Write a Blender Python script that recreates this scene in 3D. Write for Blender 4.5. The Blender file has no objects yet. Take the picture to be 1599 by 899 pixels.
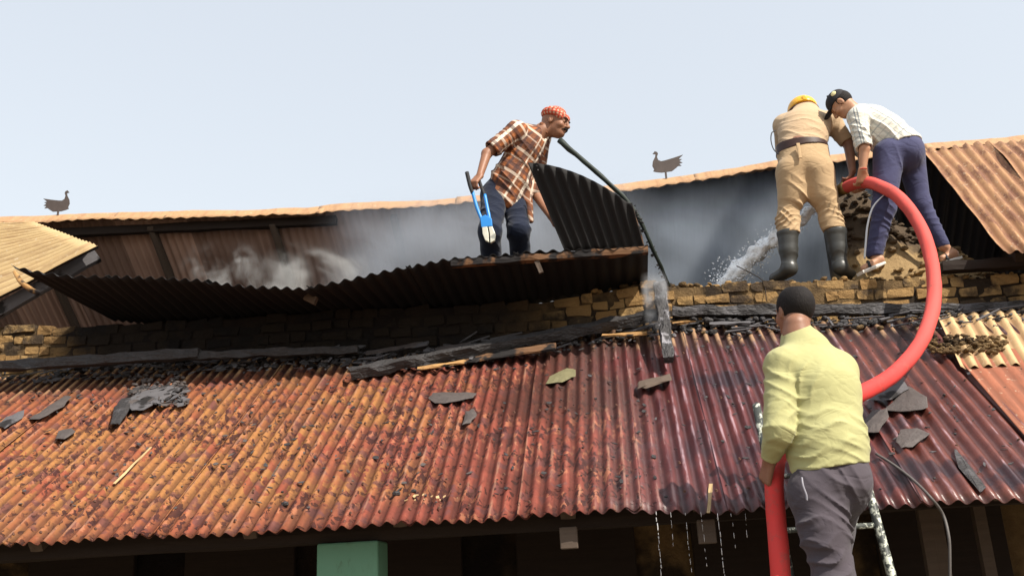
import bpy, bmesh, math, random
import numpy as np
from mathutils import Vector, Matrix, noise as mnoise
random.seed(7); np.random.seed(7)
SC = bpy.context.scene
COL = SC.collection
R = math.radians

# ------------------------------------------------------------------ camera
FPX = 1500.0                      # focal length in photo pixels (1599 wide)
PITCH, YAW, ROLL = R(17.5), R(6.5), R(3.0)
CAM = np.array([0.0, 0.0, 1.6])
_F = np.array([-math.sin(YAW)*math.cos(PITCH), math.cos(YAW)*math.cos(PITCH), math.sin(PITCH)])
_R0 = np.array([math.cos(YAW), math.sin(YAW), 0.0]); _U0 = np.cross(_R0, _F)
_Rt = _R0*math.cos(ROLL) - _U0*math.sin(ROLL); _U = _U0*math.cos(ROLL) + _R0*math.sin(ROLL)
cd = bpy.data.cameras.new('camera'); cam = bpy.data.objects.new('camera', cd); COL.objects.link(cam)
cd.sensor_width = 36.0; cd.lens = 36.0*FPX/1599.0; cd.clip_start = 0.1; cd.clip_end = 3000
cam.matrix_world = Matrix(((_Rt[0], _U[0], -_F[0], CAM[0]), (_Rt[1], _U[1], -_F[1], CAM[1]), (_Rt[2], _U[2], -_F[2], CAM[2]), (0, 0, 0, 1)))
SC.camera = cam
def ray(x, y): return _F + _Rt*((x-799.5)/FPX) - _U*((y-449.5)/FPX)
def J(x, y, Y):                   # the point of the place seen at photo pixel x, y and lying at depth Y
    d = ray(x, y); return CAM + d*(Y/d[1])
def on_plane(x, y, P0, n):
    d = ray(x, y); return CAM + d*((P0-CAM) @ n/(d @ n))

# ------------------------------------------------------------------ light
SUN_EL, SUN_AZ = R(46), R(53)     # azimuth: to the right of straight behind the camera
to_sun = np.array([math.sin(SUN_AZ)*math.cos(SUN_EL), -math.cos(SUN_AZ)*math.cos(SUN_EL), math.sin(SUN_EL)])
w = bpy.data.worlds.new('World'); SC.world = w; w.use_nodes = True
nt = w.node_tree; nt.nodes.clear()
sky = nt.nodes.new('ShaderNodeTexSky'); sky.sky_type = 'NISHITA'; sky.sun_disc = False
sky.sun_elevation = SUN_EL; sky.sun_rotation = math.atan2(to_sun[0], to_sun[1])
sky.air_density = 2.0; sky.dust_density = 2.5; sky.ozone_density = 1.2; sky.altitude = 0
bg = nt.nodes.new('ShaderNodeBackground'); bg.inputs[1].default_value = 0.15
hs = nt.nodes.new('ShaderNodeHueSaturation'); hs.inputs['Saturation'].default_value = 0.48   # thin white haze over the whole sky
wo = nt.nodes.new('ShaderNodeOutputWorld')
hz = nt.nodes.new('ShaderNodeMix'); hz.data_type = 'RGBA'; hz.inputs[0].default_value = .6; hz.inputs[7].default_value = (3.45, 3.68, 4.05, 1)   # even white haze veil
nt.links.new(sky.outputs[0], hs.inputs['Color']); nt.links.new(hs.outputs[0], hz.inputs[6]); nt.links.new(hz.outputs[2], bg.inputs[0]); nt.links.new(bg.outputs[0], wo.inputs[0])
sd = bpy.data.lights.new('sun', 'SUN'); sd.energy = 4.8; sd.angle = R(0.55); sd.color = (1.0, 0.93, 0.82)
sun = bpy.data.objects.new('sun', sd); COL.objects.link(sun); sun.rotation_euler = Vector(to_sun).to_track_quat('Z', 'Y').to_euler()
SC.view_settings.view_transform = 'Standard'; SC.view_settings.look = 'None'
SC.view_settings.exposure = 0.6; SC.view_settings.gamma = 1.0
SC.cycles.volume_step_rate = 1.5; SC.cycles.volume_max_steps = 96
SC.cycles.max_bounces = 8; SC.cycles.transparent_max_bounces = 16

# ------------------------------------------------------------------ naming helpers
def tag(o, label=None, cat=None, group=None, kind=None):
    if label: o['label'] = label
    if cat: o['category'] = cat
    if group: o['group'] = group
    if kind: o['kind'] = kind
    return o
def empty(name, loc=(0, 0, 0), label=None, cat=None, group=None):
    o = bpy.data.objects.new(name, None); COL.objects.link(o); o.location = tuple(loc); o.empty_display_size = .1
    bpy.context.view_layer.update() if False else None
    return tag(o, label, cat, group)
def link(name, me, mats=None, parent=None):
    o = bpy.data.objects.new(name, me); COL.objects.link(o)
    if mats:
        for m in (mats if isinstance(mats, (list, tuple)) else [mats]): me.materials.append(m)
    if parent is not None:
        o.parent = parent
        # all roots are unrotated; keep world coordinates for children
        q = Vector((0, 0, 0)); p = parent
        while p is not None: q += Vector(p.location); p = p.parent
        o.location = -q
    return o
def mesh_from(verts, faces, smooth=True, uv=None):
    me = bpy.data.meshes.new('m')
    V = np.asarray(verts, dtype=np.float32); 
    me.from_pydata([tuple(map(float, v)) for v in V], [], [tuple(map(int, f)) for f in faces])
    if smooth: me.polygons.foreach_set('use_smooth', [True]*len(me.polygons))
    if uv is not None:
        l = me.uv_layers.new(name='UVMap'); vi = np.empty(len(me.loops), dtype=np.int32); me.loops.foreach_get('vertex_index', vi)
        l.data.foreach_set('uv', np.asarray(uv, dtype=np.float32)[vi].ravel())
    me.update(); return me
def fast_quads(V, Q, smooth=True):
    me = bpy.data.meshes.new('m'); n = len(Q)
    me.vertices.add(len(V)); me.vertices.foreach_set('co', np.asarray(V, dtype=np.float32).ravel())
    me.loops.add(4*n); me.loops.foreach_set('vertex_index', np.asarray(Q, dtype=np.int32).ravel())
    me.polygons.add(n); me.polygons.foreach_set('loop_start', np.arange(0, 4*n, 4, dtype=np.int32))
    if smooth: me.polygons.foreach_set('use_smooth', np.ones(n, dtype=bool))
    me.update(calc_edges=True); me.validate(); return me
def nz(p, s=1.0): return mnoise.noise(Vector((p[0]*s, p[1]*s, p[2]*s)))
def unit(v): v = np.asarray(v, float); return v/np.linalg.norm(v)

# ------------------------------------------------------------------ material helper
class NT:
    def __init__(s, name, rough=.8, metal=0., spec=.3):
        s.m = bpy.data.materials.new(name); s.m.use_nodes = True; s.t = s.m.node_tree; s.t.nodes.clear()
        s.out = s.n('ShaderNodeOutputMaterial'); s.b = s.n('ShaderNodeBsdfPrincipled')
        s.l(s.b.outputs[0], s.out.inputs[0]); s.b.inputs['Roughness'].default_value = rough
        s.b.inputs['Metallic'].default_value = metal; s.b.inputs['Specular IOR Level'].default_value = spec
    def n(s, t, **p):
        x = s.t.nodes.new(t)
        for k, v in p.items(): setattr(x, k, v)
        return x
    def l(s, a, b): s.t.links.new(a, b)
    def put(s, sock, v):
        if isinstance(v, bpy.types.NodeSocket): s.l(v, sock)
        elif v is not None:
            if sock.type == 'RGBA' and not hasattr(v, '__len__'): v = (v, v, v, 1)
            elif sock.type == 'RGBA' and len(v) == 3: v = (*v, 1)
            sock.default_value = v
    def uv(s): return s.n('ShaderNodeTexCoord').outputs['UV']
    def pos(s): return s.n('ShaderNodeNewGeometry').outputs['Position']
    def obj(s): return s.n('ShaderNodeTexCoord').outputs['Object']
    def rnd(s): return s.n('ShaderNodeObjectInfo').outputs['Random']
    def scale(s, v, sc, loc=(0, 0, 0), rot=(0, 0, 0)):
        x = s.n('ShaderNodeMapping'); s.l(v, x.inputs[0]); x.inputs['Scale'].default_value = sc; x.inputs['Location'].default_value = loc; x.inputs['Rotation'].default_value = rot
        return x.outputs[0]
    def noise(s, v, sc, det=4, rough=.55, dist=0., col=False):
        x = s.n('ShaderNodeTexNoise'); s.l(v, x.inputs['Vector']); x.inputs['Scale'].default_value = sc; x.inputs['Detail'].default_value = det
        x.inputs['Roughness'].default_value = rough; x.inputs['Distortion'].default_value = dist
        return x.outputs['Color' if col else 0]
    def voro(s, v, sc, feat='F1', out='Distance', rnd=1.):
        x = s.n('ShaderNodeTexVoronoi', feature=feat); s.l(v, x.inputs['Vector']); x.inputs['Scale'].default_value = sc; x.inputs['Randomness'].default_value = rnd
        return x.outputs[out]
    def ramp(s, f, stops, interp='LINEAR'):
        x = s.n('ShaderNodeValToRGB'); s.put(x.inputs[0], f); c = x.color_ramp; c.interpolation = interp
        while len(c.elements) < len(stops): c.elements.new(.5)
        for e, (p, v) in zip(c.elements, stops):
            e.position = p; e.color = (v, v, v, 1) if not hasattr(v, '__len__') else (*v[:3], 1)
        return x.outputs[0]
    def mix(s, f, a, b, mode='MIX'):
        x = s.n('ShaderNodeMix', data_type='RGBA', blend_type=mode); s.put(x.inputs[0], f); s.put(x.inputs[6], a); s.put(x.inputs[7], b); return x.outputs[2]
    def math(s, op, a, b=None, c=None, clamp=False):
        x = s.n('ShaderNodeMath', operation=op, use_clamp=clamp); s.put(x.inputs[0], a)
        if b is not None: s.put(x.inputs[1], b)
        if c is not None: s.put(x.inputs[2], c)
        return x.outputs[0]
    def step(s, v, lo, hi):       # smooth 0..1 between lo and hi
        x = s.n('ShaderNodeMapRange', interpolation_type='SMOOTHSTEP'); s.put(x.inputs[0], v); x.inputs[1].default_value = lo; x.inputs[2].default_value = hi
        return x.outputs[0]
    def xyz(s, v): x = s.n('ShaderNodeSeparateXYZ'); s.l(v, x.inputs[0]); return x.outputs
    def bump(s, h, st=.4, d=.01):
        x = s.n('ShaderNodeBump'); s.put(x.inputs['Height'], h); x.inputs['Strength'].default_value = st; x.inputs['Distance'].default_value = d
        prev = s.b.inputs['Normal'].links
        if prev: s.l(prev[0].from_socket, x.inputs['Normal'])
        s.l(x.outputs[0], s.b.inputs['Normal'])
    def col(s, c): s.put(s.b.inputs['Base Color'], c); return s
    def rough(s, v): s.put(s.b.inputs['Roughness'], v); return s

def m_simple(name, c, rough=.8, var=.25, sc=8., bump=.3, bd=.01, metal=0., spec=.3, det=6):
    t = NT(name, rough, metal, spec); p = t.pos(); f = t.noise(p, sc, det)
    c = np.array(c); t.col(t.mix(f, c*(1-var), c*(1+var))); 
    if bump: t.bump(t.noise(p, sc*4, det), bump, bd)
    return t.m

# --- rusty painted corrugated iron of the veranda roof (zones are where the sheets rusted differently)
def m_rust():
    t = NT('rusty_iron', .6, 0, .4); uv = t.uv(); pos = t.pos(); X = t.xyz(pos)[0]; v = t.xyz(uv)[1]
    big = t.noise(pos, .9, 3, .5); Xn = t.math('ADD', X, t.math('MULTIPLY', t.math('SUBTRACT', big, .5), 1.6))
    st = t.scale(uv, (14, 1.6, 1)); streak = t.noise(st, 1.0, 5, .6)
    fine = t.noise(uv, 38, 6, .65)
    orange = t.mix(t.ramp(t.noise(pos, 2.6, 6, .65), [(.36, 0), (.64, 1)]), (.30, .070, .026), (.27, .120, .028))
    red = t.mix(t.ramp(t.noise(pos, 3.4, 6, .65), [(.36, 0), (.64, 1)]), (.30, .062, .034), (.14, .034, .022))
    mar = t.mix(t.ramp(streak, [(.32, 0), (.66, 1)]), (.045, .009, .012), (.19, .036, .030))
    dust = t.mix(t.ramp(t.noise(pos, 4.0, 6, .65), [(.36, 0), (.64, 1)]), (.21, .055, .026), (.11, .028, .018))
    c = t.mix(t.step(Xn, -2.6, -1.3), orange, red)
    c = t.mix(t.step(Xn, -.55, .35), c, mar)
    c = t.mix(t.step(Xn, 1.2, 1.75), c, dust)
    # ochre patches where the paint scaled off (left part)
    wv = t.mix(.22, uv, t.noise(uv, 9, 3, .5, 0, True))
    cells = t.voro(t.scale(wv, (27, 8, 1)), 1.0, 'F1', 'Color')
    cl = t.xyz(cells)[0]
    zone = t.math('MULTIPLY', t.step(t.noise(pos, 1.7, 4, .6), .38, .54), t.math('SUBTRACT', 1.0, t.step(Xn, -2.0, -.6)))
    zone = t.math('MULTIPLY', zone, t.math('MULTIPLY', t.step(v, .10, .45), t.math('SUBTRACT', 1.0, t.step(v, 1.7, 2.3))))
    yel = t.math('MULTIPLY', zone, t.step(cl, .30, .36))
    c = t.mix(yel, c, t.mix(fine, (.44, .205, .032), (.28, .13, .035)))
    # purple-brown scales
    pur = t.math('MULTIPLY', t.step(t.noise(uv, 7.5, 3, .5), .55, .62), t.math('SUBTRACT', 1.0, t.step(Xn, .2, 1.2)))
    c = t.mix(t.math('MULTIPLY', pur, .75), c, (.13, .052, .055))
    # small dark chips
    ch = t.voro(t.scale(t.mix(.12, uv, t.noise(uv, 14, 2, .5, 0, True)), (26, 15, 1)), 1.3, 'F1', 'Distance')
    chz = t.math('MULTIPLY', t.math('SUBTRACT', 1.0, t.step(ch, .22, .34)), t.step(t.noise(pos, 3.1, 4, .65), .40, .54))
    chz = t.math('MULTIPLY', chz, t.math('SUBTRACT', 1.0, t.step(Xn, .0, .5)))
    c = t.mix(t.math('MULTIPLY', chz, .85), c, (.035, .014, .013))
    c = t.mix(t.math('MULTIPLY', t.step(fine, .35, .75), .35), c, t.mix(.5, c, (.10, .03, .02)))
    w2 = t.mix(.05, uv, t.noise(uv, 30, 3, .6, 0, True)); fz = t.math('MULTIPLY', t.step(t.noise(pos, 2.3, 5, .65), .42, .54), t.math('SUBTRACT', 1.0, t.step(Xn, -.2, .4)))
    v2 = t.xyz(t.voro(t.scale(w2, (58, 19, 1)), 1.0, 'F1', 'Color')); fl2 = t.math('MULTIPLY', t.step(v2[0], .77, .80), fz); fl3 = t.math('MULTIPLY', t.step(v2[1], .80, .84), fz)
    c = t.mix(t.math('MULTIPLY', fl3, .55), c, (.46, .19, .085))
    c = t.mix(t.math('MULTIPLY', fl2, .9), c, (.050, .016, .016))
    # pale highlights painted along the crests; dirt and painted shade darken the troughs
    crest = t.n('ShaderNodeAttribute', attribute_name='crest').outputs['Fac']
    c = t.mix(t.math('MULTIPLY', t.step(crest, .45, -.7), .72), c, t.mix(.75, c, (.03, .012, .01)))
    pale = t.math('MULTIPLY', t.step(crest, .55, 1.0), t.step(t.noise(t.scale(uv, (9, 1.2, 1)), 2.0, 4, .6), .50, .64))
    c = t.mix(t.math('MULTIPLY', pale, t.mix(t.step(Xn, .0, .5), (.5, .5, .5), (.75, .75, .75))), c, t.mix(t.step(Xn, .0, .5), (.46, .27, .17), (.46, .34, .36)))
    # bluish black burn stains on the right and soot along the upper edge
    st2 = t.math('MULTIPLY', t.step(t.noise(pos, 2.6, 5, .6), .54, .64), t.step(Xn, .1, .9))
    c = t.mix(t.math('MULTIPLY', st2, .8), c, (.022, .014, .020))
    top = t.math('ADD', v, t.math('MULTIPLY', t.math('SUBTRACT', t.noise(t.scale(uv, (3, 1, 1)), 2.2, 5, .65), .5), 1.0))
    c = t.mix(t.math('MULTIPLY', t.step(top, 2.05, 2.5), .7), c, (.040, .026, .022))
    c = t.mix(t.math('MULTIPLY', t.step(top, 2.25, 2.5), t.step(crest, .0, .8)), c, (.40, .26, .12))
    wet = t.math('MULTIPLY', t.math('MULTIPLY', t.step(Xn, -.95, -.55), t.math('SUBTRACT', 1.0, t.step(Xn, .0, .3))), t.step(t.math('ADD', v, t.math('MULTIPLY', t.noise(pos, 3, 4), .6)), 1.35, 1.6))
    c = t.mix(t.math('MULTIPLY', wet, .7), c, (.050, .018, .012))
    hsv = t.n('ShaderNodeHueSaturation'); t.put(hsv.inputs['Color'], c); hsv.inputs['Saturation'].default_value = .90; c = t.mix(1.0, hsv.outputs[0], t.mix(t.step(Xn, -.4, .4), (.78, .66, .62), (.80, .70, .74)), 'MULTIPLY')
    t.col(c)
    t.put(t.b.inputs['Specular IOR Level'], t.mix(t.step(Xn, -.7, .3), (.16, .16, .16), (.55, .55, .55)))
    t.rough(t.mix(t.step(Xn, -.6, .6), t.ramp(fine, [(0, .60), (1, .92)]), t.ramp(streak, [(.2, .20), (.8, .50)])))
    t.bump(fine, .5, .006); t.bump(fl2, .6, .004); t.bump(chz, .7, -.006); t.bump(yel, .4, .003)
    return t.m
def m_buff(name, a, b, dark=(.12, .045, .025), rust=.5):
    t = NT(name, .7, 0, .3); uv = t.uv(); pos = t.pos(); crest = t.n('ShaderNodeAttribute', attribute_name='crest').outputs['Fac']
    c = t.mix(t.noise(pos, 5, 6, .65), a, b)
    c = t.mix(t.math('MULTIPLY', t.step(t.noise(t.scale(uv, (5, .8, 1)), 2.2, 7, .75), .46, .62), rust), c, dark)
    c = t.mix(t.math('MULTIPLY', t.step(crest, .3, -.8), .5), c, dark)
    c = t.mix(t.math('MULTIPLY', t.step(t.noise(pos, 26, 3, .6), .62, .7), .5), c, (.5, .42, .3))
    t.col(c); t.bump(t.noise(pos, 50, 5), .3, .003); return t.m
def m_soot(name, a=(.016, .015, .018), b=(.035, .032, .035), rough=.6, brown=.0):
    t = NT(name, rough, 0, .4); pos = t.pos(); uv = t.uv()
    c = t.mix(t.noise(t.scale(uv, (6, 1.3, 1)), 2, 5, .6), a, b)
    if brown: c = t.mix(t.math('MULTIPLY', t.step(t.noise(pos, 1.6, 4, .6), .45, .62), brown), c, (.12, .055, .032))
    t.col(c); t.bump(t.noise(pos, 40, 5), .25, .004); return t.m
def m_under():   # underside of the far roof: rusty brown on the left, sooted black on the right
    t = NT('sooted_underside', .85, 0, .2); pos = t.pos(); uv = t.uv(); X = t.xyz(pos)[0]
    Xn = t.math('ADD', X, t.math('MULTIPLY', t.math('SUBTRACT', t.noise(pos, .8, 3), .5), 1.5))
    br = t.mix(t.noise(t.scale(uv, (4, .6, 1)), 1.5, 5, .6), (.30, .19, .145), (.56, .37, .29))
    sh = t.step(t.rnd(), .30, .75); br = t.mix(sh, t.mix(.45, br, (.06, .04, .035)), br)
    c = t.mix(t.step(Xn, -3.0, .2), br, (.028, .027, .030)); t.col(c); return t.m
def m_wood(name, a, b, sc=1., char=0.):
    t = NT(name, .85, 0, .25); o = t.obj(); 
    g = t.noise(t.scale(o, (2.2*sc, 30*sc, 30*sc)), 1.0, 6, .6)
    c = t.mix(g, a, b)
    if char:
        k = t.step(t.noise(o, 3.5, 4, .6), .62-char*.3, .70-char*.3); c = t.mix(k, c, (.016, .014, .014))
    t.col(c); t.bump(g, .6, .006); t.bump(t.noise(o, 25, 4), .4, .006); return t.m
def m_char(name='charred_wood', ash=.35):
    t = NT(name, .65, 0, .45); o = t.obj(); sc = t.scale(o, (19, 46, 46)); 
    v = t.voro(t.mix(.1, sc, t.noise(sc, 2, 3, .5, 0, True)), 1.0, 'DISTANCE_TO_EDGE')
    c = t.mix(t.noise(o, 22, 4), (.012, .011, .012), (.045, .040, .040))
    c = t.mix(t.math('MULTIPLY', t.step(t.noise(o, 7, 5, .65), .52, .66), ash), c, (.26, .25, .27))
    t.col(c); t.bump(t.ramp(v, [(0, 0), (.25, 1)]), .45, .010); t.bump(t.noise(t.scale(o, (4, 30, 30)), 1.5, 5, .7), .7, .02); t.bump(t.noise(o, 60, 4), .4, .004); return t.m
def m_brick():
    t = NT('mud_brick', .92, 0, .15); p = t.pos(); r = t.rnd(); X = t.xyz(p)[0]
    c = t.mix(r, (.30, .18, .072), (.45, .30, .13)); c = t.mix(t.noise(p, 9, 6, .65), t.mix(.55, c, (.22, .12, .05)), c)
    k = t.math('ADD', t.noise(p, 2.4, 5, .65), t.math('MULTIPLY', t.math('SUBTRACT', r, .5), .25))
    c = t.mix(t.math('MULTIPLY', t.step(k, .47, .62), .92), c, (.040, .030, .024))
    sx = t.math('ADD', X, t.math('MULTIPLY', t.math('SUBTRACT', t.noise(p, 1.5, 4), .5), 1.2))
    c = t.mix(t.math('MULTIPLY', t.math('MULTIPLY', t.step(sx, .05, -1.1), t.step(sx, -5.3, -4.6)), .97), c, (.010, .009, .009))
    t.col(c); t.bump(t.noise(p, 16, 6, .75), 1.0, .03); t.bump(t.noise(p, 110, 3), .4, .004); return t.m
def m_mud():
    t = NT('mud_mortar', .95, 0, .1); p = t.pos(); c = t.mix(t.noise(p, 12, 6, .7), (.07, .045, .025), (.26, .17, .08))
    c = t.mix(t.math('MULTIPLY', t.step(t.noise(p, 2.0, 4), .42, .58), .9), c, (.02, .016, .014))
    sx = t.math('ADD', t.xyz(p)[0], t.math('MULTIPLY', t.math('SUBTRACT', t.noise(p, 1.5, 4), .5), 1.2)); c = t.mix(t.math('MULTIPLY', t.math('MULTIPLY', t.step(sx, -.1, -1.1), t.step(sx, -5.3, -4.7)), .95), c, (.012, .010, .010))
    t.col(c); t.bump(t.noise(p, 26, 6, .7), .9, .03); return t.m
M = {}
M['rust'] = m_rust()
M['soot'] = m_soot('sooted_iron', (.004, .004, .005), (.010, .009, .010), .8); M['soot2'] = m_soot('sooted_iron_underside', (.012, .011, .012), (.028, .022, .020), .7, .15)
M['burnt'] = m_soot('burnt_iron', (.005, .005, .005), (.012, .010, .010), .85)
M['under'] = m_under()
M['buff'] = m_buff('weathered_iron', (.46, .35, .19), (.36, .24, .11), rust=.35)
M['buff2'] = m_buff('weathered_rusty_iron', (.42, .24, .11), (.26, .12, .06), rust=.85)
M['ridge'] = m_buff('ridge_iron', (.44, .27, .14), (.36, .20, .10), rust=.3)
M['redsheet'] = m_buff('red_oxide_iron', (.34, .12, .06), (.24, .075, .042), rust=.4)
M['palesheet'] = m_buff('pale_patched_iron', (.62, .46, .24), (.42, .25, .12), rust=.35)
M['char'] = m_char('charred_wood', .2); M['ash'] = m_char('ashy_wood', .9); M['charblack'] = m_char('black_charred_wood', .04)
M['wood'] = m_wood('scorched_wood', (.20, .105, .05), (.09, .045, .025), char=.5)
M['wood_grey'] = m_wood('smoked_wood', (.13, .125, .13), (.06, .055, .06), char=.3)
M['wood_buff'] = m_wood('split_wood', (.50, .30, .12), (.26, .13, .05), char=.35)
M['wood_dark'] = m_wood('old_dark_wood', (.030, .020, .015), (.016, .011, .009))
M['wood_brown'] = m_wood('weathered_timber', (.12, .088, .066), (.065, .048, .038))
M['brick'] = m_brick(); M['mud'] = m_mud()
M['slate'] = m_simple('slate', (.075, .062, .058), .6, .4, 14, .6, .01)
M['slate_olive'] = m_simple('olive_slate', (.15, .135, .07), .7, .35, 14, .6, .01)
M['dark_metal'] = m_simple('dark_sheet_iron', (.075, .058, .052), .6, .3, 20, .2, .003)
# ------------------------------------------------------------------ geometry helpers for the setting
def sheet(name, A, B, Cc, D, mats, parent, pitch=.088, amp=.014, nv=14, spp=8, disp=None, jit=0., seed=0, bend=.006, thick=.0022, ragged=0.):
    """corrugated sheet: A bottom-left, B bottom-right, Cc top-right, D top-left; waves run across u"""
    A, B, Cc, D = map(lambda q: np.asarray(q, float), (A, B, Cc, D))
    Wd = (np.linalg.norm(B-A)+np.linalg.norm(Cc-D))/2; L = (np.linalg.norm(D-A)+np.linalg.norm(Cc-B))/2
    n = max(3, round(Wd/pitch)); nu = n*spp; V = []; UV = []; CR = []
    nrm = unit(np.cross(B-A, D-A)); up = unit(D-A)
    for j in range(nv+1):
        v = j/nv
        for i in range(nu+1):
            u = i/nu; ph = math.cos(2*math.pi*u*n)
            vv = v
            if jit and j in (0, nv):
                k = nz((math.floor(u*n/4)*3.1+seed, j, 0), 1.7)*jit
                vv = v + (k if j else k*.3)
            if ragged and j == nv: vv += nz((u*n*.9+seed, 5, 1), 1.)*ragged
            P = (A*(1-u)+B*u)*(1-vv)+(D*(1-u)+Cc*u)*vv
            off = ph*amp*(1+.15*nz((u*5+seed, v*3, 2))) + bend*nz((u*Wd*2.2+seed*3, v*L*1.5, seed), 1.)
            P = P+nrm*off
            if disp is not None: P = P+disp(u, v)
            V.append(P); UV.append((u*Wd+seed*1.37, vv*L)); CR.append(ph)
    F = [(j*(nu+1)+i, j*(nu+1)+i+1, (j+1)*(nu+1)+i+1, (j+1)*(nu+1)+i) for j in range(nv) for i in range(nu)]
    me = mesh_from(V, F, True, UV); a = me.attributes.new('crest', 'FLOAT', 'POINT'); a.data.foreach_set('value', np.array(CR, dtype=np.float32))
    o = link(name, me, mats, parent)
    md = o.modifiers.new('thickness', 'SOLIDIFY'); md.thickness = thick; md.offset = -1
    if isinstance(mats, (list, tuple)) and len(mats) > 1: md.material_offset = 1
    return o
def beam(name, a, b, w, h, mat, parent=None, seg=10, rough=.006, seed=0, up=(0, 0, 1), taper=1., twist=0., top=False):
    """roughened timber: object axes lie along the beam so grain follows it"""
    a = np.asarray(a, float); b = np.asarray(b, float); L = np.linalg.norm(b-a); x = unit(b-a); z = unit(np.asarray(up, float)-x*np.dot(up, x)); y = np.cross(z, x)
    V = []; F = []; ring = [(-1, -1), (0, -1), (1, -1), (1, 0), (1, 1), (0, 1), (-1, 1), (-1, 0)]
    for i in range(seg+1):
        t = i/seg; k = 1+(taper-1)*t; c, s = math.cos(twist*t), math.sin(twist*t)
        for (p, q) in ring:
            bev = .93 if p and q else 1.
            Y = p*w/2*k*bev; Z = q*h/2*k*bev; Y, Z = Y*c-Z*s, Y*s+Z*c
            r = rough*2
            V.append((t*L + (r*1.5*nz((p*3+seed, q*3, 9+t)) if i in (0, seg) else 0), Y+r*nz((t*L*6+seed, p*2., q*2.)), Z+r*nz((t*L*6+seed+40, p*2., q*2.))))
    for i in range(seg):
        for k in range(8): F.append((i*8+k, i*8+(k+1) % 8, (i+1)*8+(k+1) % 8, (i+1)*8+k))
    F.append(tuple(range(7, -1, -1))); F.append(tuple(seg*8+k for k in range(8)))
    me = mesh_from(V, F, False); o = link(name, me, mat)
    m = Matrix(((x[0], y[0], z[0], a[0]), (x[1], y[1], z[1], a[1]), (x[2], y[2], z[2], a[2]), (0, 0, 0, 1)))
    if parent is not None:
        q = Vector((0, 0, 0)); p = parent
        while p is not None: q += Vector(p.location); p = p.parent
        o.parent = parent; m = Matrix.Translation(-q) @ m
    o.matrix_basis = m
    return o
def tube(name, pts, rad, mat, parent=None, n=12, closed_caps=True, sub=6, wob=0., flat=None):
    """smooth tube through points (Catmull-Rom); rad a number or one per point"""
    P = [np.asarray(p, float) for p in pts]; r = [rad]*len(P) if not hasattr(rad, '__len__') else list(rad)
    Q = []; Rr = []
    for i in range(len(P)-1):
        p0 = P[i-1] if i else 2*P[0]-P[1]; p1, p2 = P[i], P[i+1]; p3 = P[i+2] if i+2 < len(P) else 2*P[-1]-P[-2]
        for k in range(sub):
            t = k/sub; Q.append(.5*((2*p1)+(-p0+p2)*t+(2*p0-5*p1+4*p2-p3)*t*t+(-p0+3*p1-3*p2+p3)*t**3)); Rr.append(r[i]*(1-t)+r[i+1]*t)
    Q.append(P[-1]); Rr.append(r[-1]); V = []; F = []; UV = []
    T = [unit(Q[min(i+1, len(Q)-1)]-Q[max(i-1, 0)]) for i in range(len(Q))]
    nrm = unit(np.cross(T[0], (0.3, 1, .2))); s = 0
    for i, q in enumerate(Q):
        if i: s += np.linalg.norm(q-Q[i-1])
        nrm = unit(nrm-T[i]*np.dot(nrm, T[i])); bn = np.cross(T[i], nrm)
        for k in range(n):
            a = 2*math.pi*k/n; rr = Rr[i]*(1+wob*nz((s*9, math.cos(a)*1.5, math.sin(a)*1.5)))
            V.append(q+(nrm*math.cos(a)+bn*math.sin(a))*rr); UV.append((k/n, s))
    for i in range(len(Q)-1):
        for k in range(n): F.append((i*n+k, i*n+(k+1) % n, (i+1)*n+(k+1) % n, (i+1)*n+k))
    if closed_caps: F.append(tuple(range(n-1, -1, -1))); F.append(tuple((len(Q)-1)*n+k for k in range(n)))
    me = mesh_from(V, F, True, UV); return link(name, me, mat, parent)
def box(name, lo, hi, mat, parent=None, bevel=.0):
    x0, y0, z0 = lo; x1, y1, z1 = hi
    V = [(x0, y0, z0), (x1, y0, z0), (x1, y1, z0), (x0, y1, z0), (x0, y0, z1), (x1, y0, z1), (x1, y1, z1), (x0, y1, z1)]
    F = [(0, 3, 2, 1), (4, 5, 6, 7), (0, 1, 5, 4), (1, 2, 6, 5), (2, 3, 7, 6), (3, 0, 4, 7)]
    o = link(name, mesh_from(V, F, False), mat, parent)
    if bevel: md = o.modifiers.new('bevel', 'BEVEL'); md.width = bevel; md.segments = 2
    return o

# ------------------------------------------------------------------ ground
gm = m_simple('trodden_earth', (.17, .13, .09), .95, .3, 1.5, .5, .03)
g = link('ground', mesh_from([(-900, -900, 0), (900, -900, 0), (900, 900, 0), (-900, 900, 0)], [(0, 1, 2, 3)], False), gm); tag(g, 'bare trodden earth round the house', kind='structure')

# ------------------------------------------------------------------ the house
H = empty('burnt_house', (0, 7.0, 0), 'long low house with rusty corrugated iron roofs, its upper roof burnt open', 'house')
AL = R(36); P0 = J(800, 806, 5.5); nL = np.array([0, -math.sin(AL), math.cos(AL)])
def low(x, y, up=0.): return on_plane(x, y, P0+nL*up, nL)
def lowp(X, s, up=0.):                      # point of the lower roof: X and distance s up the slope from the eave
    return np.array([X, P0[1]+s*math.cos(AL), P0[2]+s*math.sin(AL)])+nL*up
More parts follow.
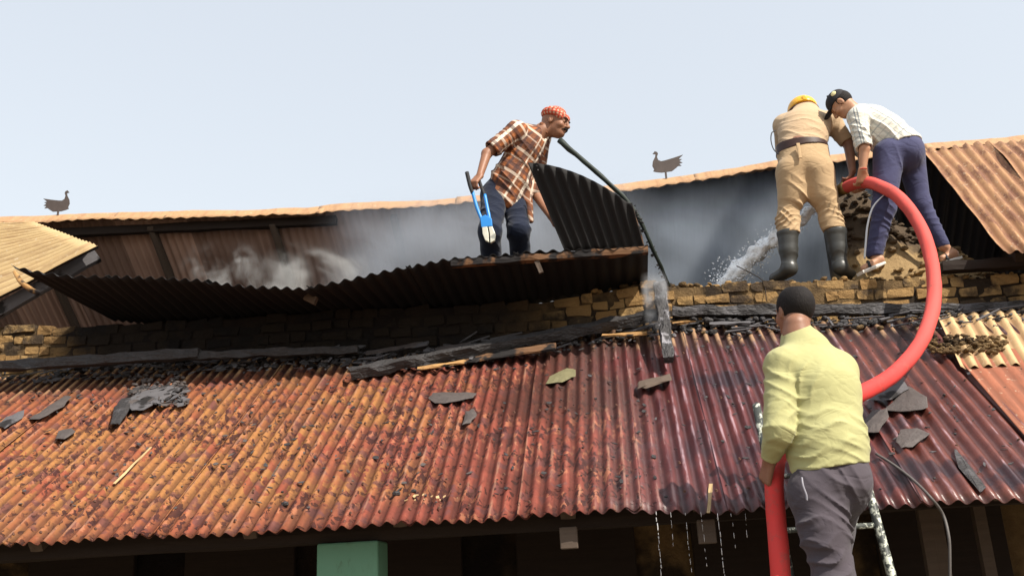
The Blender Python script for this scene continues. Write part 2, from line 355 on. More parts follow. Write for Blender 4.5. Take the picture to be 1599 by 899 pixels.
# lower roof sheets; breaks along the eave as in the photo (pixels along the eave and along the upper edge)
eave = [(-900, 902), (-540, 882), (-190, 862), (15, 850), (232, 838), (430, 829), (640, 817), (820, 806), (990, 795), (1150, 799), (1300, 792), (1452, 786), (1599, 780), (1830, 770), (2150, 757), (2500, 742)]
topl = [(-900, 640), (-260, 590), (-60, 582), (120, 574), (300, 565), (470, 556), (640, 560), (800, 540), (968, 516), (1130, 506), (1290, 500), (1425, 494), (1580, 490), (1760, 480), (2600, 430)]
top_px = lambda x: float(np.interp(x, [a for a, b in topl], [b for a, b in topl]))
edgesX = []
for i in range(len(eave)):
    Pb = low(*eave[i]); edgesX.append(Pb)
for i in range(len(eave)-1):
    a, b = edgesX[i].copy(), edgesX[i+1].copy()
    lift = nL*(.005 if i % 2 else -.004)
    ov = np.array([.044, 0, 0])
    # top points: straight up the slope from the eave points to the photographed upper edge
    def topof(P):
        lo_, hi_ = 1.0, 3.4
        for _ in range(30):
            m_ = (lo_+hi_)/2; q = lowp(P[0], m_); d = q-CAM; z = d @ _F; px = 799.5+FPX*(d @ _Rt)/z; py = 449.5-FPX*(d @ _U)/z
            if py > top_px(px): lo_ = m_
            else: hi_ = m_
        return lowp(P[0], m_)
    ta, tb = topof(a), topof(b)
    def wd(u, v, a=a, b=b, ta=ta): X = a[0]+(b[0]-a[0])*u; s_ = v*2.6; return nL*(.016*nz((X*1.9, s_*1.3, 4))+.006*nz((X*6, s_*3, 9)))
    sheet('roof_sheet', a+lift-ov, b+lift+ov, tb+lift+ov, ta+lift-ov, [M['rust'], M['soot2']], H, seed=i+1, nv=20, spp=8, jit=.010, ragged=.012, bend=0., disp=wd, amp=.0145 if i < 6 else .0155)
# roofing nails with cup washers along the purlins (small, joined)
NV = []; NF = []
for s_ in (.12, .45, 1.3, 2.1):
    X = -5.0; k = 0
    while X < 3.6:
        X += .176*(2 if nz((X*3, s_, 1)) > 0 else 1); p = lowp(X, s_+.02*nz((X*9, 1, s_)), .013); b_ = len(NV)
        for (hh, rr_) in ((0, .011), (.004, .008), (.010, .005)):
            for j in range(6): NV.append(p+np.array([rr_*math.cos(j*1.047), rr_*math.sin(j*1.047)*math.cos(AL), rr_*math.sin(j*1.047)*math.sin(AL)])+nL*hh)
        for l_ in range(2):
            for j in range(6): NF.append((b_+l_*6+j, b_+l_*6+(j+1) % 6, b_+(l_+1)*6+(j+1) % 6, b_+(l_+1)*6+j))
        NF.append(tuple(b_+12+j for j in range(6)))
tag(link('roofing_nails', mesh_from(NV, NF, False), m_simple('rusty_nail', (.10, .045, .03), .7, .4, 40, 0), H), kind='stuff')
# overlapping pale patched sheet and red sheet at the right end
sheet('roof_sheet', low(1500, 575, .03), low(1740, 560, .03), low(1680, 478, .03), low(1462, 492, .03), [M['palesheet'], M['soot2']], H, seed=31, jit=.02, nv=8)
sheet('roof_sheet', low(1655, 745, .022), low(1900, 735, .022), low(1720, 540, .022), low(1486, 548, .022), [M['redsheet'], M['soot2']], H, seed=32, amp=.0035, nv=8)

# wall behind the lower roof, brick by brick
WY = 7.75
wt = [(-80, 505), (0, 508), (110, 512), (300, 500), (500, 486), (700, 478), (850, 470), (960, 452), (1000, 440), (1050, 447), (1200, 441), (1310, 437), (1400, 436), (1500, 433), (1599, 428), (1750, 420)]
def wall_top(X):
    xs = [J(a, b, WY)[0] for a, b in wt]; zs = [J(a, b, WY)[2] for a, b in wt]; return float(np.interp(X, xs, zs))
core_V = []; core_F = []; XS = np.linspace(-8.5, 5.5, 90)
for X in XS:
    zt = wall_top(X)-.02+.015*nz((X*4, 0, 3))
    for (y, z) in ((WY-.018, 0), (WY-.018, zt), (WY+.42, zt+.01), (WY+.42, 0)): core_V.append((X, y+.01*nz((X*5, z, y)), z))
for i in range(len(XS)-1):
    for k in range(3): core_F.append((i*4+k, (i+1)*4+k, (i+1)*4+k+1, i*4+k+1))
    core_F.append((i*4+3, (i+1)*4+3, (i+1)*4, i*4))
core_F.append((0, 1, 2, 3)); core_F.append(tuple((len(XS)-1)*4+k for k in (3, 2, 1, 0)))
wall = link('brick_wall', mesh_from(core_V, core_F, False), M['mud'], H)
def brick_mesh(seed, l=.220, d=.11, h=.084, rr=.020):
    bm = bmesh.new(); bmesh.ops.create_cube(bm, size=1); bmesh.ops.scale(bm, vec=(l, d, h), verts=bm.verts)
    bmesh.ops.subdivide_edges(bm, edges=bm.edges[:], cuts=1, use_grid_fill=True)
    for v in bm.verts:
        c = v.co; corner = sum(abs(abs(a)-b/2) < 1e-5 for a, b in zip(c, (l, d, h)))
        v.co = c*(1-.05*(corner-1)) + Vector([nz((c[0]*20+seed*7+q*9, c[1]*20, c[2]*20))*rr for q in range(3)])
    me = bpy.data.meshes.new('brick'); bm.to_mesh(me); bm.free(); me.materials.append(M['brick'])
    return me
BR = [brick_mesh(s) for s in range(6)]
rb = random.Random(3); nb = 0; X0b, X1b = J(-20, 500, WY)[0], J(1620, 430, WY)[0]
for row in range(5):
    X = X0b+(row % 2)*.11
    while X < X1b:
        zt = wall_top(X); z = zt-.045-row*.092
        nk = mnoise.noise(Vector((X*1.3, row*.4, 7)))
        if z > 3.40 and not (row == 0 and rb.random() < .25) and nb < 296:
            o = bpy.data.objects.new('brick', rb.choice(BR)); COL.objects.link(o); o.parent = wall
            sx = rb.choice((1, 1, .85, .6, .45)); o.scale = (sx*rb.uniform(.96, 1.05), 1, rb.uniform(.85, 1.12))
            o.location = (X, WY+rb.uniform(-.012, .012)+.02, z - 0 + rb.uniform(-.005, .005)); o.location -= Vector(H.location)
            o.location = Vector((X+.1*sx, WY+.02+rb.uniform(-.012, .016), z+rb.uniform(-.008, .008))) ; 
            o.location = o.location - Vector((0, 0, 0))
            o.rotation_euler = (rb.uniform(-.05, .05), rb.uniform(-.05, .05), rb.uniform(-.08, .08)); nb += 1
            X += .228*sx
        else: X += .2
# (the wall object sits at world zero through its parent offset, so brick locations are world coordinates)

# rubble: broken mud course lying on the wall head
def lump_mesh(seed, s=1., fl=.6, mat=None, sub=2, am=.3):
    bm = bmesh.new(); bmesh.ops.create_icosphere(bm, subdivisions=sub, radius=1)
    for v in bm.verts:
        c = v.co.copy(); c *= 1+am*nz((c[0]*1.3+seed*5, c[1]*1.3, c[2]*1.3))+am*.5*nz((c[0]*3+seed, c[1]*3, c[2]*3)); m = max(abs(c.x), abs(c.y), abs(c.z)); c = c*.6+c/m*.33*1.
        v.co = Vector((c.x, c.y*.8, c.z*fl))*s
    me = bpy.data.meshes.new('lump'); bm.to_mesh(me); bm.free(); me.materials.append(mat or M['brick']); return me
LM = [lump_mesh(s) for s in range(7)]
V = []; F = []                      # crumbled wall head, joined (nobody could count it)
def scatter(n, fn, meshes, rs):
    V = []; F = []; b = 0
    for _ in range(n):
        p, s = fn(rs); me = rs.choice(meshes); vs = np.empty(len(me.vertices)*3); me.vertices.foreach_get('co', vs); vs = vs.reshape(-1, 3)
        a = rs.uniform(0, 6.28); c_, s_ = math.cos(a), math.sin(a); t = rs.uniform(-.4, .4); ct, st = math.cos(t), math.sin(t)
        Rm = np.array([[c_, -s_, 0], [s_, c_, 0], [0, 0, 1]]) @ np.array([[ct, 0, st], [0, 1, 0], [-st, 0, ct]])
        V.append(vs*s @ Rm.T+p); F += [tuple(i+b for i in q.vertices) for q in me.polygons]; b += len(vs)
    return np.concatenate(V), F
def head_fn(rs):
    X = rs.uniform(-.2, 3.6); return np.array([X, WY+rs.uniform(.0, .42), wall_top(X)+rs.uniform(-.02, .022)]), rs.uniform(.010, .040)
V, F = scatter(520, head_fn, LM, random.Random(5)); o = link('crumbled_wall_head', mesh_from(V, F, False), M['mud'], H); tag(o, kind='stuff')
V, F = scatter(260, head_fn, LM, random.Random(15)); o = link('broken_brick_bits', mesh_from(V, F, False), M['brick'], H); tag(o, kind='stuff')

# cross wall of rubble stone behind the two men with the hose
RW = empty('rubble_wall', J(1400, 430, 8.2), 'broken stepped wall of rubble stone and mud behind the two men with the hose', 'wall')
def rub_z(X, Y):      # height of the rubble slope
    pts = [(1290, 300), (1345, 292), (1385, 335), (1400, 350), (1470, 372), (1500, 405), (1540, 420)]
    xs = [J(a, b, 8.6)[0] for a, b in pts]; zs = [J(a, b, 8.6)[2] for a, b in pts]
    zt = float(np.interp(X, xs, zs)); k = min(1, max(0, (Y-7.95)/.65)); return 3.88+(zt-3.88)*k**.9
V = []; F = []; nx, ny = 40, 16; xa, xb = J(1318, 400, 8.2)[0], J(1535, 400, 8.2)[0]
for j in range(ny+1):
    for i in range(nx+1):
        X = xa+(xb-xa)*i/nx; Y = 7.93+.9*j/ny; V.append((X, Y, rub_z(X, Y)-.03+.05*nz((X*6, Y*6, 1))+.02*nz((X*17, Y*17, 4))))
top_n = len(V)
for j in range(ny+1):
    for i in range(nx+1): v_ = V[j*(nx+1)+i]; V.append((v_[0], v_[1], 3.2))
q = nx+1
for j in range(ny):
    for i in range(nx): F.append((j*q+i, j*q+i+1, (j+1)*q+i+1, (j+1)*q+i)); F.append((top_n+j*q+i, top_n+(j+1)*q+i, top_n+(j+1)*q+i+1, top_n+j*q+i+1))
for j in range(ny): F.append((j*q, (j+1)*q, top_n+(j+1)*q, top_n+j*q)); F.append((j*q+nx, top_n+j*q+nx, top_n+(j+1)*q+nx, (j+1)*q+nx))
for i in range(nx): F.append((i, top_n+i, top_n+i+1, i+1)); F.append((ny*q+i, ny*q+i+1, top_n+ny*q+i+1, top_n+ny*q+i))
tr = NT('scorched_rubble', .95, 0, .1); p_ = tr.pos(); zz = tr.math('ADD', tr.xyz(p_)[2], tr.math('MULTIPLY', tr.noise(p_, 3.5, 5, .65), .5)); cc = tr.mix(tr.noise(p_, 10, 6, .7), (.24, .15, .07), (.44, .31, .15))
cc = tr.mix(tr.math('MULTIPLY', tr.step(zz, 4.40, 4.60), .85), cc, (.045, .034, .028)); tr.col(tr.mix(tr.math('MULTIPLY', tr.rnd(), .35), cc, (.09, .07, .06))); tr.bump(tr.noise(p_, 30, 6, .75), 1.0, .02); M['rubble'] = tr.m
core = link('mud_core', mesh_from(V, F, False), M['rubble'], RW)
LR = [lump_mesh(s+20, 1., .55, M['rubble'], 2, .5) for s in range(7)]
rs = random.Random(11)
for k in range(150):
    X = rs.uniform(xa+.02, xb-.03); Y = 7.93+.8*rs.random()**1.2
    o = bpy.data.objects.new('stone', rs.choice(LR)); COL.objects.link(o); o.parent = RW
    s = rs.uniform(.018, .048); o.scale = (s*1.3, s, s*.9); o.rotation_euler = (rs.uniform(-.3, .3), rs.uniform(-.3, .3), rs.uniform(0, 6))
    o.location = Vector((X, Y, rub_z(X, Y)+.01))-Vector(RW.location)

# upper roof: far slope (its underside shows), ridge, near slope left and right
AU = R(40); PU = J(1580, 400, 7.2); nU = np.array([0, -math.sin(AU), math.cos(AU)])
def upp(x, y, up=0.): return on_plane(x, y, PU+nU*up, nU)
RY = 9.55
ridge_px = [(-160, 352), (0, 341), (80, 338), (160, 334), (340, 330), (480, 327), (515, 321), (620, 316), (735, 308), (880, 298), (970, 290), (1100, 272), (1210, 252), (1330, 240), (1450, 226), (1599, 213), (1760, 198)]
RP = [J(a, b, RY) for a, b in ridge_px]
rx = [p[0] for p in RP]; rz = [p[2] for p in RP]
def ridge_z(X): return float(np.interp(X, rx, rz))
cols = [-8.2, -7.3, -6.45, -5.6, -4.75, -3.95, -3.1, -2.3, -1.45, -.6, .2, 1.05, 1.9, 2.7, 3.55, 4.4, 5.3]
for i in range(len(cols)-1):
    a, b = cols[i], cols[i+1]; ov = .03; L = 3.2; li = .012 if i % 2 else 0
    B0 = np.array([b+ov, RY+.02, ridge_z(b)-.06-li]); B1 = np.array([a-ov, RY+.02, ridge_z(a)-.06-li]); dn = np.array([0, math.cos(AU), -math.sin(AU)])*L
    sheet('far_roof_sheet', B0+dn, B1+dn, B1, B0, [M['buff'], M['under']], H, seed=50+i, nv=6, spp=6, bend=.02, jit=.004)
# rafters under the far slope
for k, X in enumerate((-6.6, -5.15, -3.72, -2.35, 3.05, 4.2)):
    a = np.array([X, RY-.0, ridge_z(X)-.16]); beam('rafter', a, a+np.array([0, math.cos(AU), -math.sin(AU)])*3.0, .07, .09, M['wood_brown' if k < 4 else 'wood_dark'], H, seed=k)
beam('ridge_beam', (-8.4, RY+.03, ridge_z(-8.4)-.17), (-3.0, RY+.03, ridge_z(-3.0)-.17), .08, .1, M['wood_dark'], H, seg=20)
# ridge cap in overlapping lengths, each a folded strip
def ridge_cap(x0, x1, seed, side=1., off=0.):
    V = []; F = []; UV = []; CR = []; n = 26
    prof = [(-.145, -.128), (-.10, -.082), (-.05, -.034), (-.012, .004), (.012, .004), (.06, -.045), (.13, -.115)]
    for i in range(n+1):
        X = x0+(x1-x0)*i/n
        for k, (y, z) in enumerate(prof):
            fr = 1 if k in (0, len(prof)-1) else 0
            V.append((X, RY+y*side+.01*nz((X*1.5+seed, k, 0)), ridge_z(X)+z+off+.010*math.cos(X*2*math.pi/.0762*.5)*fr+.018*nz((X*1.8, k*.2+seed, 3))+.006*nz((X*7, k, seed))))
            UV.append((X, k*.05)); CR.append(.3+.5*nz((X*3, k, seed)))
    m_ = len(prof)
    for i in range(n):
        for k in range(m_-1): F.append((i*m_+k, (i+1)*m_+k, (i+1)*m_+k+1, i*m_+k+1))
    me = mesh_from(V, F, True, UV); a = me.attributes.new('crest', 'FLOAT', 'POINT'); a.data.foreach_set('value', np.array(CR, dtype=np.float32))
    o = link('ridge_cap', me, M['ridge'], H); md = o.modifiers.new('t', 'SOLIDIFY'); md.thickness = .004; md.offset = 0
xc = [-8.3, -7.0, J(190, 334, RY)[0], -4.9, J(505, 322, RY)[0], -1.6, -.2, .95, 2.1, 3.3, 4.4, 5.4]
for i in range(len(xc)-1): ridge_cap(xc[i]-.04, xc[i+1]+.04, i, 1., .006*(i % 2))

# near slope, right end: three intact sheets
ed = [((1567, 394), (1436, 232)), ((1690, 388), (1545, 222)), ((1830, 380), (1670, 212))]
for i in range(2):
    (b0, t0), (b1, t1) = ed[i], ed[i+1]
    up_ = .03+.012*(i % 2)
    tl = upp(*t0, up_); tr = upp(*t1, up_); bl = upp(*b0, up_); br = upp(*b1, up_)
    sheet('near_roof_sheet', bl, br, tr, tl, [M['buff2'], M['soot2']], H, seed=70+i, nv=16, jit=.02, bend=.03, amp=.016, pitch=.095)
# timber plate and purlin below it
beam('wall_plate', J(1470, 418, 7.72), J(1760, 402, 7.6), .12, .085, M['wood_dark'], H, seg=14, seed=2)
beam('purlin', upp(1530, 330, -.06), upp(1800, 312, -.06), .06, .07, M['wood_dark'], H)
beam('rafter', upp(1592, 402, -.10), upp(1452, 236, -.10), .06, .08, M['wood_dark'], H, seed=8)
# gable fill at the right so that the attic there is dark
box('attic_back_wall', (5.45, 6.4, 0), (5.7, 12.2, 4.0), M['mud'], H)
box('attic_back_wall', (-8.9, 6.4, 0), (-8.65, 12.2, 4.3), M['mud'], H)
box('rear_wall', (-8.64, 11.95, 0), (5.44, 12.2, 3.75), M['mud'], H)
box('attic_floor', (-8.6, WY+.45, 3.1), (5.42, 11.94, 3.2), M['wood_dark'], H)

# near slope, left end: buff sheet that slid down, with the rafter under it
LS = empty('slid_roof_sheet', J(60, 420, 7.6), 'buff corrugated sheet slipped askew at the far left of the upper roof', 'roof sheet')
a_, b_, c_, d_ = J(-150, 545, 7.35), J(155, 386, 7.7), J(55, 348, 8.7), J(-220, 352, 8.6)
# waves run from lower left to upper right, so the sheet is laid with its length along that edge
sheet('corrugated_sheet', b_, c_, d_, a_, [M['buff'], M['soot2']], LS, seed=81, nv=14, amp=.022, pitch=.125, bend=.03)
LS2 = tag(beam('rafter', J(-80, 530, 7.5), J(152, 398, 7.95), .09, .12, M['wood_grey'], None, seed=14), 'smoke-greyed rafter under the slipped buff sheet at far left', 'timber')

# ------------------------------------------------------------------ veranda below the eave
gr = NT('green_paint', .7, 0, .3); p = gr.pos(); cgr = gr.mix(gr.noise(p, 3, 5, .6), (.085, .20, .13), (.13, .26, .17))
gr.col(gr.mix(gr.math('MULTIPLY', gr.step(gr.noise(gr.scale(p, (3, 3, 1)), 5, 5, .65), .56, .7), .7), cgr, (.07, .12, .07))); gr.bump(gr.noise(p, 18, 5), .3, .01)
pl = box('pillar', (J(494, 872, 5.72)[0], 5.72, 0), (J(590, 872, 5.72)[0], 5.96, 1.93), gr.m, H, .012)
pc = box('pillar', (J(-520, 872, 5.9)[0], 5.72, 0), (J(-415, 872, 5.9)[0], 5.96, 1.93), gr.m, H, .012)
pd_ = box('pillar', (J(1760, 872, 5.9)[0], 5.72, 0), (J(1860, 872, 5.9)[0], 5.96, 1.93), gr.m, H, .012)
beam('veranda_beam', (-8.4, 5.84, 2.0), (5.3, 5.84, 1.98), .16, .12, M['wood_dark'], H, seg=30)
for px, Y in ((50, 5.62), (385, 5.62), (622, 5.65), (1100, 5.62), (1170, 5.7), (1585, 5.55)):
    X = J(px, 850, Y)[0]; a = lowp(X, .13+(Y-5.62), -.075); beam('rafter', a, lowp(X, 2.45, -.075), .085, .10, M['wood_brown'], H, seed=px, up=nL)
blk = J(888, 835, 5.6)
RB = beam('rafter', lowp(blk[0], .12, -.075), lowp(blk[0], 2.45, -.075), .09, .08, M['wood_brown'], H, seed=77, up=nL)
hb = box('hanging_block', (blk[0]-.05, 5.58, blk[2]-.075), (blk[0]+.05, 5.64, blk[2]+.045), M['wood_brown'], H, .006)
hb2 = box('hanging_block', (J(1103, 825, 5.6)[0]-.05, 5.58, J(1103, 825, 5.6)[2]-.08), (J(1103, 825, 5.6)[0]+.05, 5.64, J(1103, 825, 5.6)[2]+.05), M['wood_brown'], H, .006)
for X in (.4+i*1.35 for i in range(-6, 4)):
    box('veranda_door' if int(X*10) % 2 else 'wall_panel', (X, WY-.09, 0), (X+.92, WY-.03, 2.75), M['wood_dark'], H, .01)
for s_ in (.45, 1.3, 2.1): beam('purlin', lowp(-8.3, s_, -.155), lowp(5.3, s_, -.155), .06, .06, M['wood_dark'], H, seg=24, up=nL)
for px in (1452, 1470, 1540): 
    X = J(px, 850, 6.4)[0]; box('post', (X-.035, 6.4, 0), (X+.035, 6.47, 2.5), M['wood_brown'], H, .004)
# round pot-like lamp base hanging at the right end of the eave
X = J(1585, 806, 5.6)

# ------------------------------------------------------------------ collapsed sheets over the wall (dark overhang)
fr = [(20, 415), (70, 426), (110, 431), (200, 432), (330, 440), (400, 448), (470, 451), (530, 441), (600, 425), (700, 405), (760, 399), (850, 394), (930, 390), (1008, 386)]
FY = 6.95
FP = [J(a, b, FY) for a, b in fr]; fx = [p[0] for p in FP]; fz = [p[2] for p in FP]
CS = empty('collapsed_roof_sheets', (FP[6][0], FY, FP[6][2]), 'long sagging row of sooted corrugated sheets hanging over the wall edge', 'roof sheet')
cuts = [fx[0], -4.1, -3.25, -2.4, -1.6, -.75, fx[-1]-.0]
def wtop2(X): return wall_top(X)+.02
for i in range(len(cuts)-1):
    x0, x1 = cuts[i], cuts[i+1]; up_ = .006*(i % 2)
    def dsp(u, v, x0=x0, x1=x1):
        X = x0+(x1-x0)*u; lin = (1-u)*np.interp(x0, fx, fz)+u*np.interp(x1, fx, fz); return np.array([0, .012*nz((X*4, v, 3)), (np.interp(X, fx, fz)-lin)*(1-v)])
    A_ = np.array([x0-.02, FY, np.interp(x0, fx, fz)+up_]); B_ = np.array([x1+.02, FY, np.interp(x1, fx, fz)+up_])
    bk = 7.95
    C2 = np.array([x1+.02, bk, max(wtop2(x1), B_[2]-.22)+up_]); D2 = np.array([x0-.02+(.35 if i == 0 else 0), bk, max(wtop2(x0), A_[2]-.22)+up_])
    sheet('corrugated_sheet', A_, B_, C2, D2, [M['soot'], M['soot']], CS, seed=90+i, nv=10, disp=dsp, pitch=.10, amp=.014, bend=.01)
# curled torn end with a buff edge at the left
tube('torn_edge', [J(22, 424, 6.94), J(33, 440, 6.93), J(48, 452, 6.96), J(62, 456, 7.0)], [.012, .02, .026, .012], M['wood_buff'], CS, wob=.5)
beam('purlin', J(705, 412, 6.99), J(1012, 391, 6.99), .07, .055, M['wood'], CS, seg=22, seed=4)
beam('bracket', J(838, 408, 6.98), J(845, 426, 6.98), .04, .03, M['wood_brown'], CS, seg=3, seed=5, up=(0, 1, 0))
beam('bracket', J(477, 463, 7.2), J(494, 470, 7.2), .06, .05, M['wood_brown'], CS, seg=3, seed=6, up=(0, 1, 0))
# ------------------------------------------------------------------ burnt pieces standing and lying on the roof
BP = empty('burnt_roof_sheet', J(940, 390, 7.05), 'charred corrugated sheet standing upright in front of the man with the bolt cutter', 'roof sheet')
def bdisp(u, v):
    k = 4*u*(1-u); return np.array([0, -.05*k*v, .062*k*v])
sheet('corrugated_sheet', J(882, 392, 7.0), J(1006, 388, 7.0), J(988, 322, 6.85), J(824, 254, 6.75), [M['burnt'], M['soot']], BP, seed=101, pitch=.085, amp=.013, nv=14, disp=bdisp, jit=.01)
beam('timber_batten', J(984, 318, 6.98), J(1003, 386, 7.02), .035, .03, M['wood'], BP, seg=8, seed=9, up=(0, 1, 0))
for a, b in (((838, 260), .008), ((840, 266), .007)):
    q = J(*a, 6.70); tube('nail_hole', [q, q+np.array([0, -.006, 0])], b, M['wood_grey'], BP, n=8, sub=1)
rodm = m_simple('sooty_green_iron', (.016, .024, .018), .6, .4, 12, .3, .004)
tag(tube('bent_roof_flashing', [J(873, 219, 7.15), J(905, 246, 7.15), J(945, 281, 7.18), J(975, 309, 7.2), J(998, 342, 7.25), J(1018, 385, 7.35), J(1034, 420, 7.5), J(1045, 446, 7.68)], [.024, .022, .020, .020, .017, .016, .015, .014], rodm, n=8, wob=.35), 'long bent sooty green metal strip slanting down from beside the man\'s chin', 'flashing')
rs = random.Random(21)
V, F = scatter(46, lambda r: ((lambda t: (J(985+58*t+r.uniform(-7, 5), 315+128*t+r.uniform(-6, 8), 7.1+.5*t)))(r.random()), r.uniform(.006, .017)), LM, rs)
tag(link('burnt_scraps', mesh_from(V, F, False), M['ash']), 'charred scraps clinging along the bent metal strip', 'debris', kind='stuff')
# post with ash, and the wall plates
tag(beam('charred_post', J(1030, 446, 7.55), J(1044, 562, 6.92), .105, .085, M['ash'], seg=16, rough=.012, seed=3, taper=.7, up=(0, 1, 0)), 'ash-grey charred post leaning down over the upper edge of the lower roof', 'timber')
tag(beam('charred_beam', low(548, 583, .07), low(1026, 492, .14), .085, .085, M['charblack'], seg=34, rough=.012, seed=5, up=nL), 'long charred beam lying slantwise on the lower roof below the overhang', 'timber')
tag(beam('scorched_board', low(700, 566, .03), low(868, 540, .10), .12, .02, M['wood'], seg=12, seed=61, up=nL), 'brown scorched board under the middle of the long charred beam', 'board')
tag(beam('charred_beam', J(1050, 487, 7.60), J(1470, 482, 7.56), .09, .085, M['char'], seg=30, rough=.010, seed=6), 'charred wall plate along the foot of the lit brickwork', 'timber')
tag(beam('charred_beam', J(1462, 484, 7.55), J(1720, 474, 7.5), .09, .07, M['char'], seg=16, rough=.010, seed=7), 'charred beam end at the far right below the shaded brickwork', 'timber')
tag(beam('charred_beam', J(-160, 582, 7.38), J(312, 552, 7.40), .10, .085, M['charblack'], seg=20, rough=.012, seed=8), 'blackened beam at the far left along the top of the lower roof', 'timber')
tag(beam('charred_beam', J(300, 556, 7.42), J(560, 546, 7.50), .08, .065, M['charblack'], seg=16, rough=.014, seed=18), 'blackened beam left of the long slanting one, under loose slats', 'timber')
boards = [  # pixel ends, width, material, label
 ((558, 578), (665, 566), .045, 'wood_buff', 'yellowish split slat under the lower end of the long charred beam'),
 ((652, 576), (728, 564), .06, 'wood_buff', 'buff split slat beside the middle of the long charred beam'),
 ((940, 524), (1010, 520), .05, 'wood_buff', 'short buff slat on the roof edge left of the ashy post'),
 ((972, 516), (1022, 510), .05, 'wood_grey', 'short grey slat just left of the ashy post'),
 ((1050, 505), (1096, 498), .07, 'wood_buff', 'buff broken slat right of the ashy post'),
 ((1108, 506), (1172, 504), .05, 'wood_grey', 'grey slat behind the lit sheet crests, left of the climber\'s head'),
 ((120, 566), (200, 556), .07, 'wood_grey', 'dark grey slat at far left on the upper edge of the lower roof'),
 ((175, 560), (250, 552), .05, 'slate', 'dark slate strip beside the far left slat'),
 ((316, 556), (418, 545), .05, 'wood_grey', 'thin grey slat lying left of the smoke-stained hook on the beam'),
 ((505, 545), (570, 541), .05, 'wood_grey', 'short pale slat above the lower end of the slanting beam'),
 ((572, 551), (660, 537), .07, 'slate', 'slate grey strip above the slanting charred beam'),
 ((636, 541), (668, 536), .08, 'wood_grey', 'small light grey block above the slanting charred beam'),
 ((680, 548), (735, 538), .10, 'slate', 'broad dark slab above the slanting beam near its middle'),
]
for k, (a, b, wd, mt, lb) in enumerate(boards):
    tag(beam('broken_slat', low(*a, .05+.01*(k % 3)), low(*b, .06+.01*(k % 4)), wd, .016, M[mt], seg=7, rough=.008, seed=30+k, up=unit(nL+np.array([.1*nz((k, 1, 2)), .3*nz((k, 7, 2)), 0])), twist=.2*nz((k, 3, 3))), lb, 'slat', 'broken slats and slates along the upper edge of the lower roof')
# crumbs along the upper edge of the lower roof
def edge_fn(r):
    px = r.uniform(-20, 1600); y = top_px(px)-r.uniform(-16, 10)
    return low(px, y, r.uniform(.0, .03)), r.uniform(.012, .042)
for k, (mt, n_) in enumerate((('char', 330), ('ash', 90), ('mud', 120))):
    V, F = scatter(n_, edge_fn, LM, random.Random(40+k)); me = mesh_from(V, F, False)
    tag(link('burnt_rubble', me, M[mt]), ['black crumbs of charcoal', 'grey flakes of ash', 'crumbs of mud mortar'][k]+' strewn along the top of the lower roof', 'debris', kind='stuff')
V, F = scatter(70, lambda r: (low(r.uniform(1050, 1200), r.uniform(487, 503), r.uniform(.02, .07)), r.uniform(.02, .05)), LM, random.Random(44))
tag(link('charcoal_heap', mesh_from(V, F, False), M['char']), 'tangled heap of charcoal on the edge left of the climber\'s head', 'debris', kind='stuff')
V, F = scatter(230, lambda r: (low(1455+r.uniform(-5, 115), 538+r.uniform(-14, 12), r.uniform(.03, .07)), r.uniform(.008, .028)), LM, random.Random(46))
tag(link('mud_heap', mesh_from(V, F, False), M['mud']), 'low heap of yellow mud on the pale sheet at the right', 'debris', kind='stuff')

# slates, bark and lumps on the lower roof
def slab(name, poly, mat, label, cat, up=.018, th=.014, seed=0, tilt=.0):
    """irregular flat piece from its outline in photo pixels, laid on the sheets, with thickness"""
    P = []; 
    for i in range(len(poly)):
        a = np.array(poly[i], float); b = np.array(poly[(i+1) % len(poly)], float)
        for t in (0, .33, .66): q = a*(1-t)+b*t; q += np.array([nz((q[0]*.2, q[1]*.2, seed)), nz((q[0]*.2, q[1]*.2, seed+5))])*2.0; P.append(q)
    c = sum(P)/len(P); n = len(P); V = []; F = []
    for lev, sc_ in ((0, .97), (th, 1.0), (th*1.15, .93), (th*1.3+.004, .5)):
        for q in P:
            qq = c+(q-c)*sc_; V.append(low(qq[0], qq[1], up+lev+.005*nz((qq[0]*.1, qq[1]*.1, seed+lev*50))+tilt*(qq[0]-c[0])/50))
    V.append(low(c[0], c[1], up+th*1.3+.006)); m_ = len(V)-1
    for l_ in range(3):
        for k in range(n): F.append((l_*n+k, l_*n+(k+1) % n, (l_+1)*n+(k+1) % n, (l_+1)*n+k))
    for k in range(n): F.append((3*n+k, 3*n+(k+1) % n, m_))
    F.append(tuple(range(n-1, -1, -1)))
    V = np.array(V); cen = V.mean(axis=0)
    o = link(name, mesh_from(V-cen, F, False), mat); o.location = tuple(cen)
    return tag(o, label, cat, 'slates and bark fallen on the lower roof')
slab('slate', [(853, 598), (858, 587), (885, 574), (899, 577), (899, 587), (878, 597)], M['slate_olive'], 'olive grey leaf-shaped slate on the maroon sheets left of the post', 'slate')
slab('wood_block', [(994, 607), (998, 594), (1046, 583), (1049, 594), (1008, 606)], M['wood_brown'], 'flat grey-brown block lying just below the ashy post', 'wood block', th=.03)
slab('slate', [(668, 622), (676, 613), (700, 612), (745, 613), (738, 621), (700, 629), (680, 629)], M['slate'], 'long narrow dark slate under the slanting beam', 'slate')
slab('slate', [(722, 662), (728, 642), (740, 637), (744, 648), (735, 660)], M['slate'], 'small dark slate just below the long narrow one', 'slate')
slab('slate', [(1378, 640), (1400, 622), (1418, 602), (1447, 620), (1449, 636), (1420, 643)], M['slate'], 'large dark slate under the hose, uppermost at the right', 'slate', th=.02, tilt=.02)
slab('slate', [(1352, 625), (1385, 606), (1410, 592), (1420, 606), (1392, 624)], M['wood_grey'], 'pale grey broken slate tucked under the hose', 'slate', up=.03)
slab('slate', [(1345, 660), (1362, 640), (1385, 637), (1388, 650), (1372, 674), (1352, 676)], M['slate'], 'bent brown slate beside the climber\'s shoulder', 'slate', th=.02, tilt=.03)
